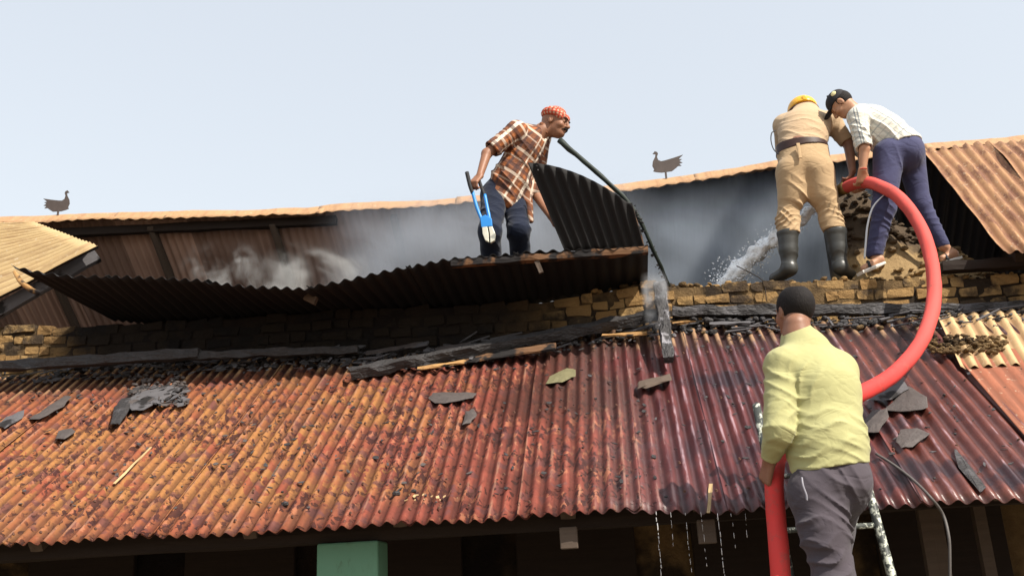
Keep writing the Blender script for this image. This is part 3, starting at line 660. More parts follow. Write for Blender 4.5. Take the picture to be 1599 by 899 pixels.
slab('slate', [(1399, 689), (1406, 670), (1432, 668), (1452, 676), (1425, 697), (1408, 698)], M['slate'], 'roundish slate alone on the red sheet, lowest at the right', 'slate')
slab('bark_piece', [(45, 654), (70, 638), (100, 618), (112, 618), (100, 634), (62, 654)], M['slate'], 'long grey bark strip at the far left of the lower roof', 'bark')
slab('bark_piece', [(86, 684), (92, 672), (112, 668), (118, 674), (100, 686)], M['slate'], 'small grey bark chip below the long strip at far left', 'bark')
slab('bark_piece', [(-4, 664), (10, 650), (38, 640), (36, 652), (8, 668)], M['wood_grey'], 'greyish bark cut by the left edge of the photo', 'bark')
slab('bark_piece', [(194, 628), (215, 612), (262, 600), (282, 604), (260, 622), (225, 640), (206, 640)], M['wood_grey'], 'crumpled mat of bark on the orange sheets at left', 'bark', th=.03)
slab('bark_piece', [(172, 662), (178, 636), (190, 622), (204, 620), (202, 640), (186, 662)], M['char'], 'black upright bark scrap joined to the crumpled mat at left', 'bark', th=.035)
slab('slate', [(1490, 700), (1500, 706), (1540, 760), (1530, 768), (1496, 728)], M['char'], 'black scorched flake near the right end of the eave', 'slate', th=.003, up=.012)
for k, (x, y, s, lb) in enumerate(((445, 786, .024, 'small black cinder near the left part of the eave'), (619, 770, .026, 'black cinder at the middle of the eave'), (646, 766, .018, 'tiny cinder right of the black one at the middle of the eave'), (790, 762, .014, 'lone tiny cinder on the brick-red sheets'))):
    o = link('cinder', lump_mesh(60+k, s, .7, M['char'])); o.location = tuple(low(x, y, .02)); tag(o, lb, 'cinder', 'cinders near the eave')
tag(beam('pale_splinter', low(178, 755, .014), low(236, 698, .014), .018, .006, M['palesheet'], seg=4, seed=3, up=nL), 'thin pale splinter lying along a corrugation at left', 'splinter')
V, F = scatter(130, lambda r: (low(r.uniform(200, 290), 585+r.uniform(0, 38), r.uniform(.01, .03)), r.uniform(.008, .028)), LM, random.Random(47))
tag(link('bark_crumbs', mesh_from(V, F, False), M['slate']), 'crumbs of bark round the mat on the orange sheets', 'debris', kind='stuff')
V, F = scatter(90, lambda r: (low(r.uniform(10, 1590), r.uniform(600, 780), .012), r.uniform(.004, .012)), LM, random.Random(48))
tag(link('grit', mesh_from(V, F, False), M['char']), 'fine black grit scattered over the lower roof', 'debris', kind='stuff')

# thin burnt flakes: small dark chips of bark, paint and slate, too many to count
def flake_scatter(n, fn, seed, s0=.006, s1=.026):
    r = random.Random(seed); V = []; F = []
    for _ in range(n):
        c = fn(r); s_ = r.uniform(s0, s1); a = r.uniform(0, 6.28); b = len(V); m_ = r.randint(4, 6)
        ex = np.array([math.cos(a), math.sin(a)*math.cos(AL), math.sin(a)*math.sin(AL)]); ey = unit(np.cross(nL, ex)+nL*r.uniform(-.4, .4)); el = r.uniform(.25, .8)
        for h_ in (0, .004):
            for j in range(m_): q = 6.283*j/m_+r.uniform(-.3, .3)*(0); V.append(c+(ex*math.cos(q)+ey*math.sin(q)*el)*s_*(1+.3*math.sin(j*2.3+a))+nL*h_)
        F.append(tuple(b+m_+j for j in range(m_))); F.append(tuple(b+j for j in range(m_-1, -1, -1)))
        for j in range(m_): F.append((b+j, b+(j+1) % m_, b+m_+(j+1) % m_, b+m_+j))
    return mesh_from(V, F, False)
tag(link('burnt_flakes', flake_scatter(420, lambda r: low(r.uniform(0, 1600), 790-260*r.random()**.55, .017), 3), M['char']), 'thin black flakes scattered over the rusty lower roof', 'debris', kind='stuff')
tag(link('paint_flakes', flake_scatter(170, lambda r: low(r.gauss(280, 190), r.uniform(580, 800), .017), 4), M['slate']), 'curled brown flakes on the orange sheets at left', 'debris', kind='stuff')
for mt_, n_, sd_ in (('wood_grey', 60, 21), ('slate', 50, 22), ('char', 40, 23)):
    tag(link('bark_scales', flake_scatter(n_, lambda r: low(205+r.random()*85, 632-28*r.random()-.12*0, r.uniform(.03, .06)), sd_, .02, .055), M[mt_]), 'broken scales heaped in the bark mat at left', 'debris', kind='stuff')
for mt_, n_, sd_ in (('wood_grey', 120, 24), ('char', 160, 25), ('slate', 90, 26)):
    tag(link('loose_scales', flake_scatter(n_, lambda r: (lambda q: low(q, top_px(q)-r.uniform(-20, 10), r.uniform(.02, .07)))(r.uniform(-10, 760)), sd_, .015, .05), M[mt_]), 'burnt scales heaped along the left top of the lower roof', 'debris', kind='stuff')
tag(link('pale_chips', flake_scatter(12, lambda r: low(r.gauss(672, 18), r.gauss(776, 2.5), .018), 5, .004, .016), M['palesheet']), 'pale chips near the middle of the eave', 'debris', kind='stuff')
def strip_fn(r):
    px = r.uniform(-20, 1600); return low(px, top_px(px)-r.uniform(-22, 14), r.uniform(.01, .05))
me = flake_scatter(420, strip_fn, 6); me.transform(Matrix.Identity(4)); tag(link('ash_flakes', me, M['ash']), 'grey ash flakes along the top of the lower roof', 'debris', kind='stuff')
r_ = random.Random(9)
SV = []; SF = []
for k in range(170):
    px = r_.uniform(-10, 1600); y = top_px(px)-r_.uniform(-14, 16); a = low(px, y, r_.uniform(.02, .06)); an = r_.gauss(0, .5); L = r_.uniform(.06, .30); d = np.array([math.cos(an), math.sin(an)*.8, math.sin(an)*.58+r_.uniform(-.05, .15)]); e = unit(np.cross(d, nL))*r_.uniform(.004, .014); b = len(SV)
    for t in (0, 1):
        for (p, q) in ((-1, -1), (1, -1), (1, 1), (-1, 1)): SV.append(a+d*L*t+e*p*(1-.5*t)+nL*.005*q)
    SF += [(b, b+1, b+5, b+4), (b+1, b+2, b+6, b+5), (b+2, b+3, b+7, b+6), (b+3, b, b+4, b+7), (b+3, b+2, b+1, b), (b+4, b+5, b+6, b+7)]
tag(link('charred_splinters', mesh_from(SV, SF, False), M['wood_grey']), 'charred lath splinters along the top of the lower roof', 'debris', kind='stuff')

# ------------------------------------------------------------------ cords and wires
cm = m_simple('grey_cable', (.10, .09, .085), .6, .2, 20, 0)
pts = [low(1368, 708, .03), low(1395, 725, .025), low(1425, 748, .03), low(1452, 775, .05), J(1472, 802, 5.42), J(1481, 835, 5.38), J(1483, 870, 5.38), J(1483, 960, 5.4), J(1482, 1200, 5.4)]
tag(tube('cable', pts, .008, cm, n=8), 'thin grey cable running over the roof and hanging off the eave at right', 'cable')
tag(tube('twig', [J(1150, 415, 7.9), J(1172, 426, 7.85), J(1192, 440, 7.75), J(1197, 470, 7.68)], .004, M['wood_dark'], n=6), 'thin burnt wire sticking up from the wall by the left boot', 'wire')

# ------------------------------------------------------------------ peacock finials on the ridge
OUT = [(-0.095, 0.249), (-0.120, 0.220), (-0.090, 0.215), (-0.098, 0.183), (-0.127, 0.134), (-0.137, 0.085), (-0.120, 0.041), (-0.134, 0.024), (-0.102, 0.012), (-0.041, 0.000), (0.068, 0.005), (0.117, 0.037), (0.141, 0.056), (0.178, 0.056), (0.154, 0.080), (0.193, 0.090), (0.159, 0.110), (0.190, 0.129), (0.154, 0.134), (0.207, 0.178), (0.105, 0.154), (0.007, 0.134), (-0.037, 0.129), (-0.066, 0.146), (-0.076, 0.183), (-0.061, 0.220), (-0.071, 0.239)]
def peacock(px, py, flip, label, lift_=.06):
    base = J(px, py, RY-.03); T = empty('peacock_finial', base, label, 'roof ornament', 'flat peacock finials on the ridge')
    n = len(OUT); V = []; 
    for y in (-.004, .004):
        for (a, b) in OUT: V.append((base[0]+a*flip*.97, base[1]+y, base[2]+b*1.02+lift_))
    bm = bmesh.new(); vs = [bm.verts.new(v) for v in V]
    bm.faces.new(vs[:n]); bm.faces.new(vs[n:][::-1])
    for i in range(n): bm.faces.new((vs[i], vs[n+i], vs[n+(i+1) % n], vs[(i+1) % n]))
    bmesh.ops.recalc_face_normals(bm, faces=bm.faces[:]); bmesh.ops.triangulate(bm, faces=[f for f in bm.faces if len(f.verts) > 4]); me = bpy.data.meshes.new('b'); bm.to_mesh(me); bm.free()
    link('bird_plate', me, M['dark_metal'], T)
    beam('stem', base+np.array([0, 0, -.03]), base+np.array([0, 0, lift_+.02]), .022, .012, M['dark_metal'], T, seg=2, rough=0, up=(0, 1, 0))
peacock(90, 338, -1, 'flat iron peacock at the far left of the ridge, head to the right')
peacock(1041, 284, 1, 'flat iron peacock right of the bandana man, head to the left', .11)

# ------------------------------------------------------------------ ladder
lt = NT('paint_spattered_pipe', .45, 0, .4); p = lt.obj(); lt.col(lt.mix(lt.step(lt.noise(lt.pos(), 24, 5, .65), .50, .58), (.05, .055, .05), (.50, .52, .44))); lt.bump(lt.noise(lt.pos(), 40, 4), .3, .003)
LA = J(1181, 632, 5.60); LB = J(1212, 790, 5.42); dl = unit(LA-LB)
LD = empty('ladder', LB+dl*(-(LB[2])/dl[2]), 'paint-spattered pipe ladder leaning on the eave under the man in yellow', 'ladder')
RA = J(1349, 745, 5.47); Ltop = LA; Rtop = RA+dl*((LA[2]-RA[2])/dl[2])+np.array([0, 0, 0]); 
Lbot = LB-dl*(LB[2]/dl[2]); Rbot = RA-dl*(RA[2]/dl[2])
Rbot = Rbot + np.array([.03, -.02, 0])
tube('rail', [Lbot, (Lbot+Ltop)/2, Ltop], .024, lt.m, LD, n=12, sub=4, wob=.05); tube('rail', [Rbot, (Rbot+Rtop)/2, Rtop], .024, lt.m, LD, n=12, sub=4, wob=.05)
rung0 = J(1352, 820, 5.36)[2]
for k in range(-6, 4):
    z = rung0+k*.29
    if z < .1 or z > Ltop[2]-.05: continue
    a = Lbot+(Ltop-Lbot)*(z/Ltop[2]); b = Rbot+(Rtop-Rbot)*(z/Rtop[2]); tube('rung', [a, b], .015, lt.m, LD, n=10, sub=2)

# ------------------------------------------------------------------ hose
ht = NT('red_hose', .5, 0, .45); c = ht.mix(ht.noise(ht.pos(), 6, 5, .6), (.62, .035, .030), (.52, .05, .045))
Z_ = ht.xyz(ht.pos())[2]; c = ht.mix(ht.math('MULTIPLY', ht.step(Z_, 2.6, 3.4), .55), c, (.55, .115, .095)); c = ht.mix(ht.math('MULTIPLY', ht.step(ht.noise(ht.pos(), 9, 7, .75), .52, .66), .6), c, (.28, .075, .06)); ht.col(c)
ht.bump(ht.noise(ht.scale(ht.uv(), (10, 1.5, 1)), 3, 4), .2, .004)
ht.b.inputs['Roughness'].default_value = .75; ht.b.inputs['Specular IOR Level'].default_value = .28
ht.bump(ht.noise(ht.scale(ht.uv(), (3, 60, 1)), 1.0, 2), .15, .002)
HS = empty('fire_hose', J(1222, 960, 4.9), 'thick red fire hose looping up from the ladder to the firefighter', 'hose')
hp = [J(1238, 1300, 4.7), J(1226, 1050, 4.78), J(1219, 900, 4.86), J(1212, 810, 4.95), J(1209, 745, 5.02), J(1220, 700, 5.30), J(1262, 652, 5.50), J(1345, 614, 5.75), J(1400, 580, 6.15), J(1440, 530, 6.6), J(1458, 470, 7.0), J(1455, 410, 7.25), J(1436, 352, 7.45), J(1404, 309, 7.58), J(1370, 289, 7.72), J(1342, 285, 7.88), J(1318, 294, 8.02)]
tube('hose_body', hp, [.048]*7+[.049]*3+[.051]*7, ht.m, HS, n=24, sub=9, wob=.07)
brs = m_simple('dull_brass', (.20, .13, .05), .4, .2, 10, 0, metal=.8)
tube('coupling', [J(1322, 292, 8.0), J(1306, 300, 8.10)], [.058, .054], brs, HS, n=16, sub=2)
tube('nozzle', [J(1306, 300, 8.10), J(1292, 310, 8.2), J(1280, 318, 8.27)], [.045, .032, .018], brs, HS, n=16, sub=3)
# water jet
wt_ = NT('spray_water', .25, 0, .5); wt_.col((.95, .97, .99)); wt_.b.inputs['Transmission Weight'].default_value = .0; wt_.b.inputs['IOR'].default_value = 1.1
wt_.put(wt_.b.inputs['Alpha'], wt_.ramp(wt_.noise(wt_.scale(wt_.uv(), (4, 5, 1)), 3, 6, .7), [(.30, .55), (.50, 1)]))
jp = [J(1280, 318, 8.27), J(1262, 332, 8.29), J(1240, 350, 8.31), J(1205, 378, 8.34), J(1175, 402, 8.38), J(1140, 436, 8.42), J(1120, 462, 8.46)]
WJ = empty('water_jet', jp[0], 'white jet of water shooting down between the firefighter\'s boots', 'water jet')
tube('jet_core', jp, [.020, .040, .058, .064, .066, .070, .06], wt_.m, WJ, n=18, sub=12, wob=.9)
wd_ = NT('droplets', .1, 0, .6); wd_.col((.9, .93, .96))
def jet_fn(r):
    t = r.random()**.7; k = t*(len(jp)-1.001); i = int(k); q = jp[i]*(1-k+i)+jp[i+1]*(k-i); s = .014+.070*t
    return q+np.array([r.gauss(0, s), r.gauss(0, s), r.gauss(0, s)]), r.uniform(.002, .009)
ico = lump_mesh(99, 1., 1., wd_.m, sub=1, am=.1)
V, F = scatter(2600, jet_fn, [ico], random.Random(70)); o = link('spray_drops', mesh_from(V, F, True), wd_.m, WJ); tag(o, kind='stuff')
# water dripping from the eave
wl = NT('dripping_water', .08, 0, .6); wl.col((.80, .78, .78)); wl.b.inputs['Transmission Weight'].default_value = .4
for k, (x, y0, y1, lb) in enumerate(((1024, 800, 905, 'thickest bright water drip at the left of the dripping eave'), (1047, 801, 850, 'faint water drip right beside the thickest one'), (1070, 802, 905, 'broken water drip, third from the left'), (1095, 800, 880, 'faint water drip left of the hanging wood block'), (1121, 803, 905, 'water drip right of the hanging wood block'), (1142, 803, 860, 'short water drip second nearest the red hose'), (1163, 803, 842, 'short water drip nearest the red hose'))):
    q0 = low(x, y0-2, -.0); r = random.Random(80+k); D = empty('water_drip', q0, lb, 'water drip', 'water dripping from the eave'); z = q0[2]; end = J(x, y1, q0[1])[2]; V = []; F = []; i = 0
    while z > end:
        L = r.uniform(.01, .05); rad = r.uniform(.0010, .0024)*(1.5 if k in (0, 4) else .85); seg = 5; x_ = q0[0]+r.uniform(-.003, .003); b = len(V)
        for zz, rr in ((z, .3), (z-L*.3, .8), (z-L*.8, 1), (z-L, .3)):
            for j in range(seg): V.append((x_+rad*rr*math.cos(j*1.2566), q0[1]+rad*rr*math.sin(j*1.2566), zz))
        for l_ in range(3):
            for j in range(seg): F.append((b+l_*seg+j, b+l_*seg+(j+1) % seg, b+(l_+1)*seg+(j+1) % seg, b+(l_+1)*seg+j))
        F.append(tuple(b+j for j in range(seg-1, -1, -1))); F.append(tuple(b+3*seg+j for j in range(seg)))
        z -= L*1.0+r.uniform(0, .010 if k in (0, 4) else .035)
    o = link('falling_water', mesh_from(V, F, True), wl.m, D)
# pale yellowish streak near the eave, laid as a thin strip (1105,770)
tag(beam('pale_streak', low(1106, 800, .017), low(1110, 755, .017), .018, .004, M['buff'], seg=4, seed=3, up=nL), 'small pale flake lying at the eave above the water drips', 'flake')

# ------------------------------------------------------------------ smoke
def smoke(name, lo, hi, dens, scale, label, col=(.80, .84, .90), thr=(.42, .75), fall=1.0, seed=0., gray_em=None):
    lo, hi = np.array(lo, float), np.array(hi, float); c = (lo+hi)/2; s = (hi-lo)/2
    bm = bmesh.new(); bmesh.ops.create_cube(bm, size=2.0)
    for v in bm.verts: v.co = Vector((v.co.x*s[0], v.co.y*s[1], v.co.z*s[2]))
    me = bpy.data.meshes.new('smoke'); bm.to_mesh(me); bm.free(); o = link(name, me); o.location = tuple(c)
    m = bpy.data.materials.new(name); m.use_nodes = True; t = NT.__new__(NT); t.m = m; t.t = m.node_tree; t.t.nodes.clear()
    out = t.n('ShaderNodeOutputMaterial'); v = t.n('ShaderNodeVolumePrincipled'); v.inputs['Color'].default_value = (*col, 1); v.inputs['Anisotropy'].default_value = .2
    o_ = t.scale(t.obj(), (1/s[0], 1/s[1], 1/s[2])); xs_ = t.xyz(o_); edge = 1.0
    for i_ in range(3): edge = t.math('MULTIPLY', edge, t.math('SUBTRACT', 1.0, t.step(t.math('ABSOLUTE', xs_[i_]), .40, .98)))
    wp = t.n('ShaderNodeMapping'); t.l(t.obj(), wp.inputs[0]); wp.inputs['Location'].default_value = (seed, seed*2, seed)
    nn = t.noise(wp.outputs[0], scale, 5, .6, .6); d = t.math('MULTIPLY', t.step(nn, *thr), edge); d = t.math('MULTIPLY', d, dens)
    t.put(v.inputs['Density'], d); t.l(v.outputs[0], out.inputs['Volume']); me.materials.append(m)
    return tag(o, label, 'smoke', kind='stuff')
a = J(1010, 470, 8.6); b = J(1335, 265, 8.6)
smoke('smoke', (a[0]-.45, 8.35, a[2]-.9), (b[0]+.45, 10.6, b[2]+.25), 2.1, .8, 'bluish smoke filling the open roof behind the firefighter', (.62, .70, .82), (.24, .72))
a = J(500, 470, 8.4); b = J(900, 290, 8.4)
smoke('smoke', (a[0]-.2, 8.0, a[2]-.7), (b[0]+.9, 9.9, b[2]+.25), 2.3, 1.1, 'thin grey smoke drifting in the open roof left of the bandana man', (.72, .77, .86), (.34, .66), seed=3.)
a = J(420, 452, 8.1); b = J(525, 385, 8.1)
smoke('smoke', (a[0]-.2, 7.9, a[2]-.5), (b[0]+.30, 8.8, b[2]+.12), 10, 2.6, 'dense white puff of smoke rising over the sagging sheets', (.93, .90, .86), (.50, .76), seed=5.)
a = J(325, 452, 8.1); b = J(450, 405, 8.1)
smoke('smoke', (a[0]-.3, 7.9, a[2]-.5), (b[0]+.2, 8.6, b[2]+.25), 11, 3.0, 'low white puff of smoke left of the dense one', (.93, .90, .86), (.50, .74), seed=9.)
a = J(1005, 520, 7.42); b = J(1043, 425, 7.42)
smoke('smoke', (a[0], 7.22, a[2]), (b[0], 7.6, b[2]), 9, 6, 'small wisp of smoke curling at the foot of the ashy post', (.90, .91, .95), (.36, .60), seed=2.)
# ------------------------------------------------------------------ signed-distance modelling for bodies and clothes
class SDF:
    def __init__(s, lo, hi, h):
        s.lo = np.array(lo, float); s.h = h; s.n = np.ceil((np.array(hi)-s.lo)/h).astype(int)+1; s.d = np.full(s.n, .2, dtype=np.float32)
    def blk(s, lo, hi):
        a = np.clip(np.floor((lo-s.lo)/s.h).astype(int), 0, s.n); b = np.clip(np.ceil((hi-s.lo)/s.h).astype(int)+1, 0, s.n)
        sl = tuple(slice(x, y) for x, y in zip(a, b)); g = [(s.lo[i]+s.h*np.arange(a[i], b[i])).astype(np.float32) for i in range(3)]
        return sl, np.meshgrid(*g, indexing='ij', sparse=True), bool((b > a).all())
    def comb(s, sl, e, k, sub):
        a = s.d[sl]
        if sub: e = -e; h = np.maximum(k-np.abs(a-e), 0)/max(k, 1e-6); s.d[sl] = np.maximum(a, e)+h*h*k*.25
        else: h = np.maximum(k-np.abs(a-e), 0)/max(k, 1e-6); s.d[sl] = np.minimum(a, e)-h*h*k*.25
    def cone(s, a, b, ra, rb, k=.02, ax=None, f=1., sub=False):
        a = np.asarray(a, float); b = np.asarray(b, float); rm = max(ra, rb)*max(1, f)+k+.02
        sl, (X, Y, Z), ok = s.blk(np.minimum(a, b)-rm, np.maximum(a, b)+rm)
        if not ok: return s
        ba = b-a; L2 = ba @ ba; px, py, pz = X-a[0], Y-a[1], Z-a[2]
        t = np.clip((px*ba[0]+py*ba[1]+pz*ba[2])/L2, 0, 1); px, py, pz = px-t*ba[0], py-t*ba[1], pz-t*ba[2]; r = ra+(rb-ra)*t
        if ax is not None:      # cross-section stretched by f along ax
            ax = unit(ax); q = (px*ax[0]+py*ax[1]+pz*ax[2])*(1/f-1); px, py, pz = px+ax[0]*q, py+ax[1]*q, pz+ax[2]*q
        s.comb(sl, (np.sqrt(px*px+py*py+pz*pz)-r).astype(np.float32), k, sub); return s
    def chain(s, pts, rs, k=.02, ax=None, f=1., sub=False):
        for i in range(len(pts)-1): s.cone(pts[i], pts[i+1], rs[i], rs[i+1], k, ax, f, sub)
        return s
    def ell(s, c, r, Rm=None, k=.02, sub=False):
        c = np.asarray(c, float); r = np.asarray(r, float); m = r.max()+k+.02; sl, (X, Y, Z), ok = s.blk(c-m, c+m)
        if not ok: return s
        Rm = np.eye(3) if Rm is None else np.asarray(Rm); px, py, pz = X-c[0], Y-c[1], Z-c[2]
        q = [(Rm[i, 0]*px+Rm[i, 1]*py+Rm[i, 2]*pz) for i in range(3)]
        k0 = np.sqrt(sum((q[i]/r[i])**2 for i in range(3))); k1 = np.sqrt(sum((q[i]/r[i]**2)**2 for i in range(3)))+1e-9
        s.comb(sl, (k0*(k0-1)/k1).astype(np.float32), k, sub); return s
    def cut(s, p, n, c=None, rad=None):      # keep the side the normal points away from; optionally only within rad of c
        n = unit(n); sl, (X, Y, Z), ok = s.blk(s.lo, s.lo+s.h*s.n) if rad is None else s.blk(np.asarray(c)-rad, np.asarray(c)+rad)
        if ok: s.d[sl] = np.maximum(s.d[sl], ((X-p[0])*n[0]+(Y-p[1])*n[1]+(Z-p[2])*n[2]).astype(np.float32))
        return s
    def folds(s, c, rad, dirn, lam, amp, warp=1.5, ph=0., seed=0):
        """creases: ridges running across dirn, wobbling, fading out with distance from c"""
        c = np.asarray(c, float); rad = np.asarray(rad if hasattr(rad, '__len__') else (rad,)*3, float); sl, (X, Y, Z), ok = s.blk(c-rad*1.7, c+rad*1.7)
        if not ok: return s
        d = unit(dirn); px, py, pz = X-c[0], Y-c[1], Z-c[2]; w_ = np.exp(-((px/rad[0])**2+(py/rad[1])**2+(pz/rad[2])**2)*1.2)
        wb = warp*(np.sin(px*17+seed+pz*6)+np.sin(pz*13+py*11+seed*2.1)*.8+np.sin(px*31+pz*23-py*9+seed)*.4)
        t = 2*math.pi*(px*d[0]+py*d[1]+pz*d[2])/lam+wb+ph
        g = (1-np.abs(np.sin(t*.5)))**1.6*(.6+.4*np.sin(px*23+py*19+pz*9+seed*3))
        s.d[sl] -= (amp*w_*(g-.3)).astype(np.float32); return s
    def mesh(s):
        d = s.d; d[0, :, :] = d[-1, :, :] = .2; d[:, 0, :] = d[:, -1, :] = .2; d[:, :, 0] = d[:, :, -1] = .2
        ins = d < 0; c = np.zeros(tuple(np.array(d.shape)-1), dtype=np.int8)
        for dx in (0, 1):
            for dy in (0, 1):
                for dz in (0, 1): c += ins[dx:dx+c.shape[0], dy:dy+c.shape[1], dz:dz+c.shape[2]]
        I = np.argwhere((c > 0) & (c < 8)); acc = np.zeros((len(I), 3)); cnt = np.zeros(len(I))
        cor = {(a, b, e): d[I[:, 0]+a, I[:, 1]+b, I[:, 2]+e] for a in (0, 1) for b in (0, 1) for e in (0, 1)}
        for p in cor:
            for ax in range(3):
                if p[ax] == 0:
                    q = list(p); q[ax] = 1; u, v = cor[p], cor[tuple(q)]; m = (u < 0) != (v < 0); t = np.where(m, u/np.where(m, u-v, 1), 0)
                    P = np.array(p, float)[None].repeat(len(I), 0); P[:, ax] = t; acc[m] += P[m]; cnt[m] += 1
        V = s.lo+(I+acc/cnt[:, None])*s.h; vid = np.full(c.shape, -1, dtype=np.int32); vid[tuple(I.T)] = np.arange(len(I)); Q = []
        for ax in range(3):
            sa = [slice(None)]*3; sb = [slice(None)]*3; sa[ax] = slice(0, -1); sb[ax] = slice(1, None); A = ins[tuple(sa)]; B = ins[tuple(sb)]; E = np.argwhere(A != B)
            o1, o2 = [(1, 2), (2, 0), (0, 1)][ax]; E = E[(E[:, o1] > 0) & (E[:, o2] > 0)]; f = A[tuple(E.T)]
            def g(da, db): K = E.copy(); K[:, o1] -= da; K[:, o2] -= db; return vid[tuple(K.T)]
            q = np.stack([g(1, 1), g(0, 1), g(0, 0), g(1, 0)], 1); q[~f] = q[~f][:, ::-1]; Q.append(q)
        Q = np.concatenate(Q); Q = Q[(Q >= 0).all(1)]; return V, Q
def bone_uv(me, bones):
    """per-face coordinates: around and along the nearest bone, in metres, for woven patterns"""
    n = len(me.polygons); cen = np.empty(n*3); me.polygons.foreach_get('center', cen); cen = cen.reshape(-1, 3)
    vi = np.empty(n*4, dtype=np.int32); me.loops.foreach_get('vertex_index', vi); co = np.empty(len(me.vertices)*3); me.vertices.foreach_get('co', co); co = co.reshape(-1, 3)
    best = np.full(n, 1e9); bi = np.zeros(n, int)
    for k, (a, b, ref, rad, off) in enumerate(bones):
        a = np.array(a); b = np.array(b); ba = b-a; t = np.clip(((cen-a) @ ba)/(ba @ ba), 0, 1); dd = np.linalg.norm(cen-a-t[:, None]*ba, axis=1)-rad
        m = dd < best; best[m] = dd[m]; bi[m] = k
    uv = np.zeros((n*4, 2)); lf = np.repeat(np.arange(n), 4)
    for k, (a, b, ref, rad, off) in enumerate(bones):
        a = np.array(a); z = unit(np.array(b)-a); x = unit(np.array(ref)-z*np.dot(ref, z)); y = np.cross(z, x); m = bi[lf] == k; P = co[vi[m]]-a; Cn = cen[lf[m]]-a
        an = np.arctan2(P @ y, P @ x); ac = np.arctan2(Cn @ y, Cn @ x); an = ac+(an-ac+math.pi) % (2*math.pi)-math.pi
        uv[m, 0] = an*rad+off; uv[m, 1] = P @ z+off*.37
    l = me.uv_layers.new(name='UVMap'); l.data.foreach_set('uv', uv.astype(np.float32).ravel())
def sdf_obj(name, S, mat, parent, bones=None, label=None):
    V, Q = S.mesh(); me = fast_quads(V, Q)
    if bones: bone_uv(me, bones)
    o = link(name, me, mat, parent)
    if label: o['label'] = label
    return o
def frame(f, up=(0, 0, 1)):
    f = unit(f); l = unit(np.cross(up, f)); u = np.cross(f, l); return f, l, u     # forward, left, up
def add_head(S, c, f, up=(0, 0, 1), s=1., neck=None, k=.015):
    f, l, u = frame(f, up); Rm = np.stack([f, l, u]); P = lambda a, b, e: c+(f*a+l*b+u*e)*s
    S.ell(P(-.012, 0, .022), np.array((.098, .076, .092))*s, Rm, k); S.ell(P(.030, 0, -.035), np.array((.066, .060, .080))*s, Rm, .02)
    S.ell(P(.058, 0, -.088), np.array((.036, .034, .028))*s, Rm, .03); S.ell(P(.080, 0, .020), np.array((.016, .050, .012))*s, Rm, .015)
    for q in (-1, 1):
        S.ell(P(.062, q*.040, -.030), np.array((.026, .022, .022))*s, Rm, .02)
        S.ell(P(.099, q*.031, .000), np.array((.017, .019, .012))*s, Rm, .008, sub=True); S.ell(P(.080, q*.031, .000), np.array((.014, .015, .012))*s, Rm, .003)
        S.ell(P(-.004, q*.078, -.010), np.array((.020, .009, .032))*s, Rm, .006); S.ell(P(.004, q*.086, -.006), np.array((.009, .006, .017))*s, Rm, .004, sub=True)
        S.cone(P(.095, 0, -.062), P(.080, q*.022, -.064), .0075*s, .005*s, .004)
        S.ell(P(.104, q*.012, -.034), np.array((.010, .008, .008))*s, Rm, .006)
    S.cone(P(.092, 0, .010), P(.116, 0, -.030), .009*s, .0125*s, .012); S.cone(P(.090, 0, -.071), P(.088, 0, -.073), .010*s, .010*s, .006)
    if neck is not None: S.cone(P(-.022, 0, -.055), neck, .056*s, .062*s, .03)
    return P, Rm
def add_hand(S, wrist, d, palm, curl=.5, thumb=1, s=1., spread=.1, grip=None):
    """palm, four fingers of different length that bend towards palm, thumb from the side of the palm"""
    d = unit(d); palm = unit(np.asarray(palm)-d*np.dot(palm, d)); sd_ = np.cross(d, palm); w_ = np.asarray(wrist, float)
    kn = [w_+d*.088*s+sd_*x*s for x in (-.030, -.010, .010, .029)]
    for i, kp in enumerate(kn): S.cone(w_+sd_*(-.018+.012*i)*s, kp, .0165*s, .0125*s, .012)
    for kp, L, i in zip(kn, (.066, .080, .086, .078), range(4)):
        L *= s; a = curl*.9; p = kp; d0 = unit(d+sd_*(i-1.5)*spread)
        for seg, r0, r1 in ((.44, .0100, .0092), (.32, .0092, .0085), (.24, .0085, .0072)):
            q = p+(d0*math.cos(a)+palm*math.sin(a))*L*seg; S.cone(p, q, r0*s, r1*s, .004); p = q; a = min(a+curl*(.95+.05*i), 3.0)
    b = w_+d*.022*s+sd_*.024*s*thumb; t1 = b+(d*.62+sd_*.62*thumb+palm*.45)*.038*s; t2 = t1+(d*.75+sd_*.15*thumb+palm*.62)*.032*s; t3 = t2+(d*.7-sd_*.1*thumb+palm*.75)*.026*s
    S.chain([b, t1, t2, t3], [.015*s, .0125*s, .011*s, .0085*s], .008)
def bb(pts, pad): P = np.array([np.asarray(p, float) for p in pts]); return P.min(0)-pad, P.max(0)+pad
def dist_rep(tag_, d): 
    if False: print(tag_, {k: round(float(np.linalg.norm(a-b)), 2) for k, (a, b) in d.items()})

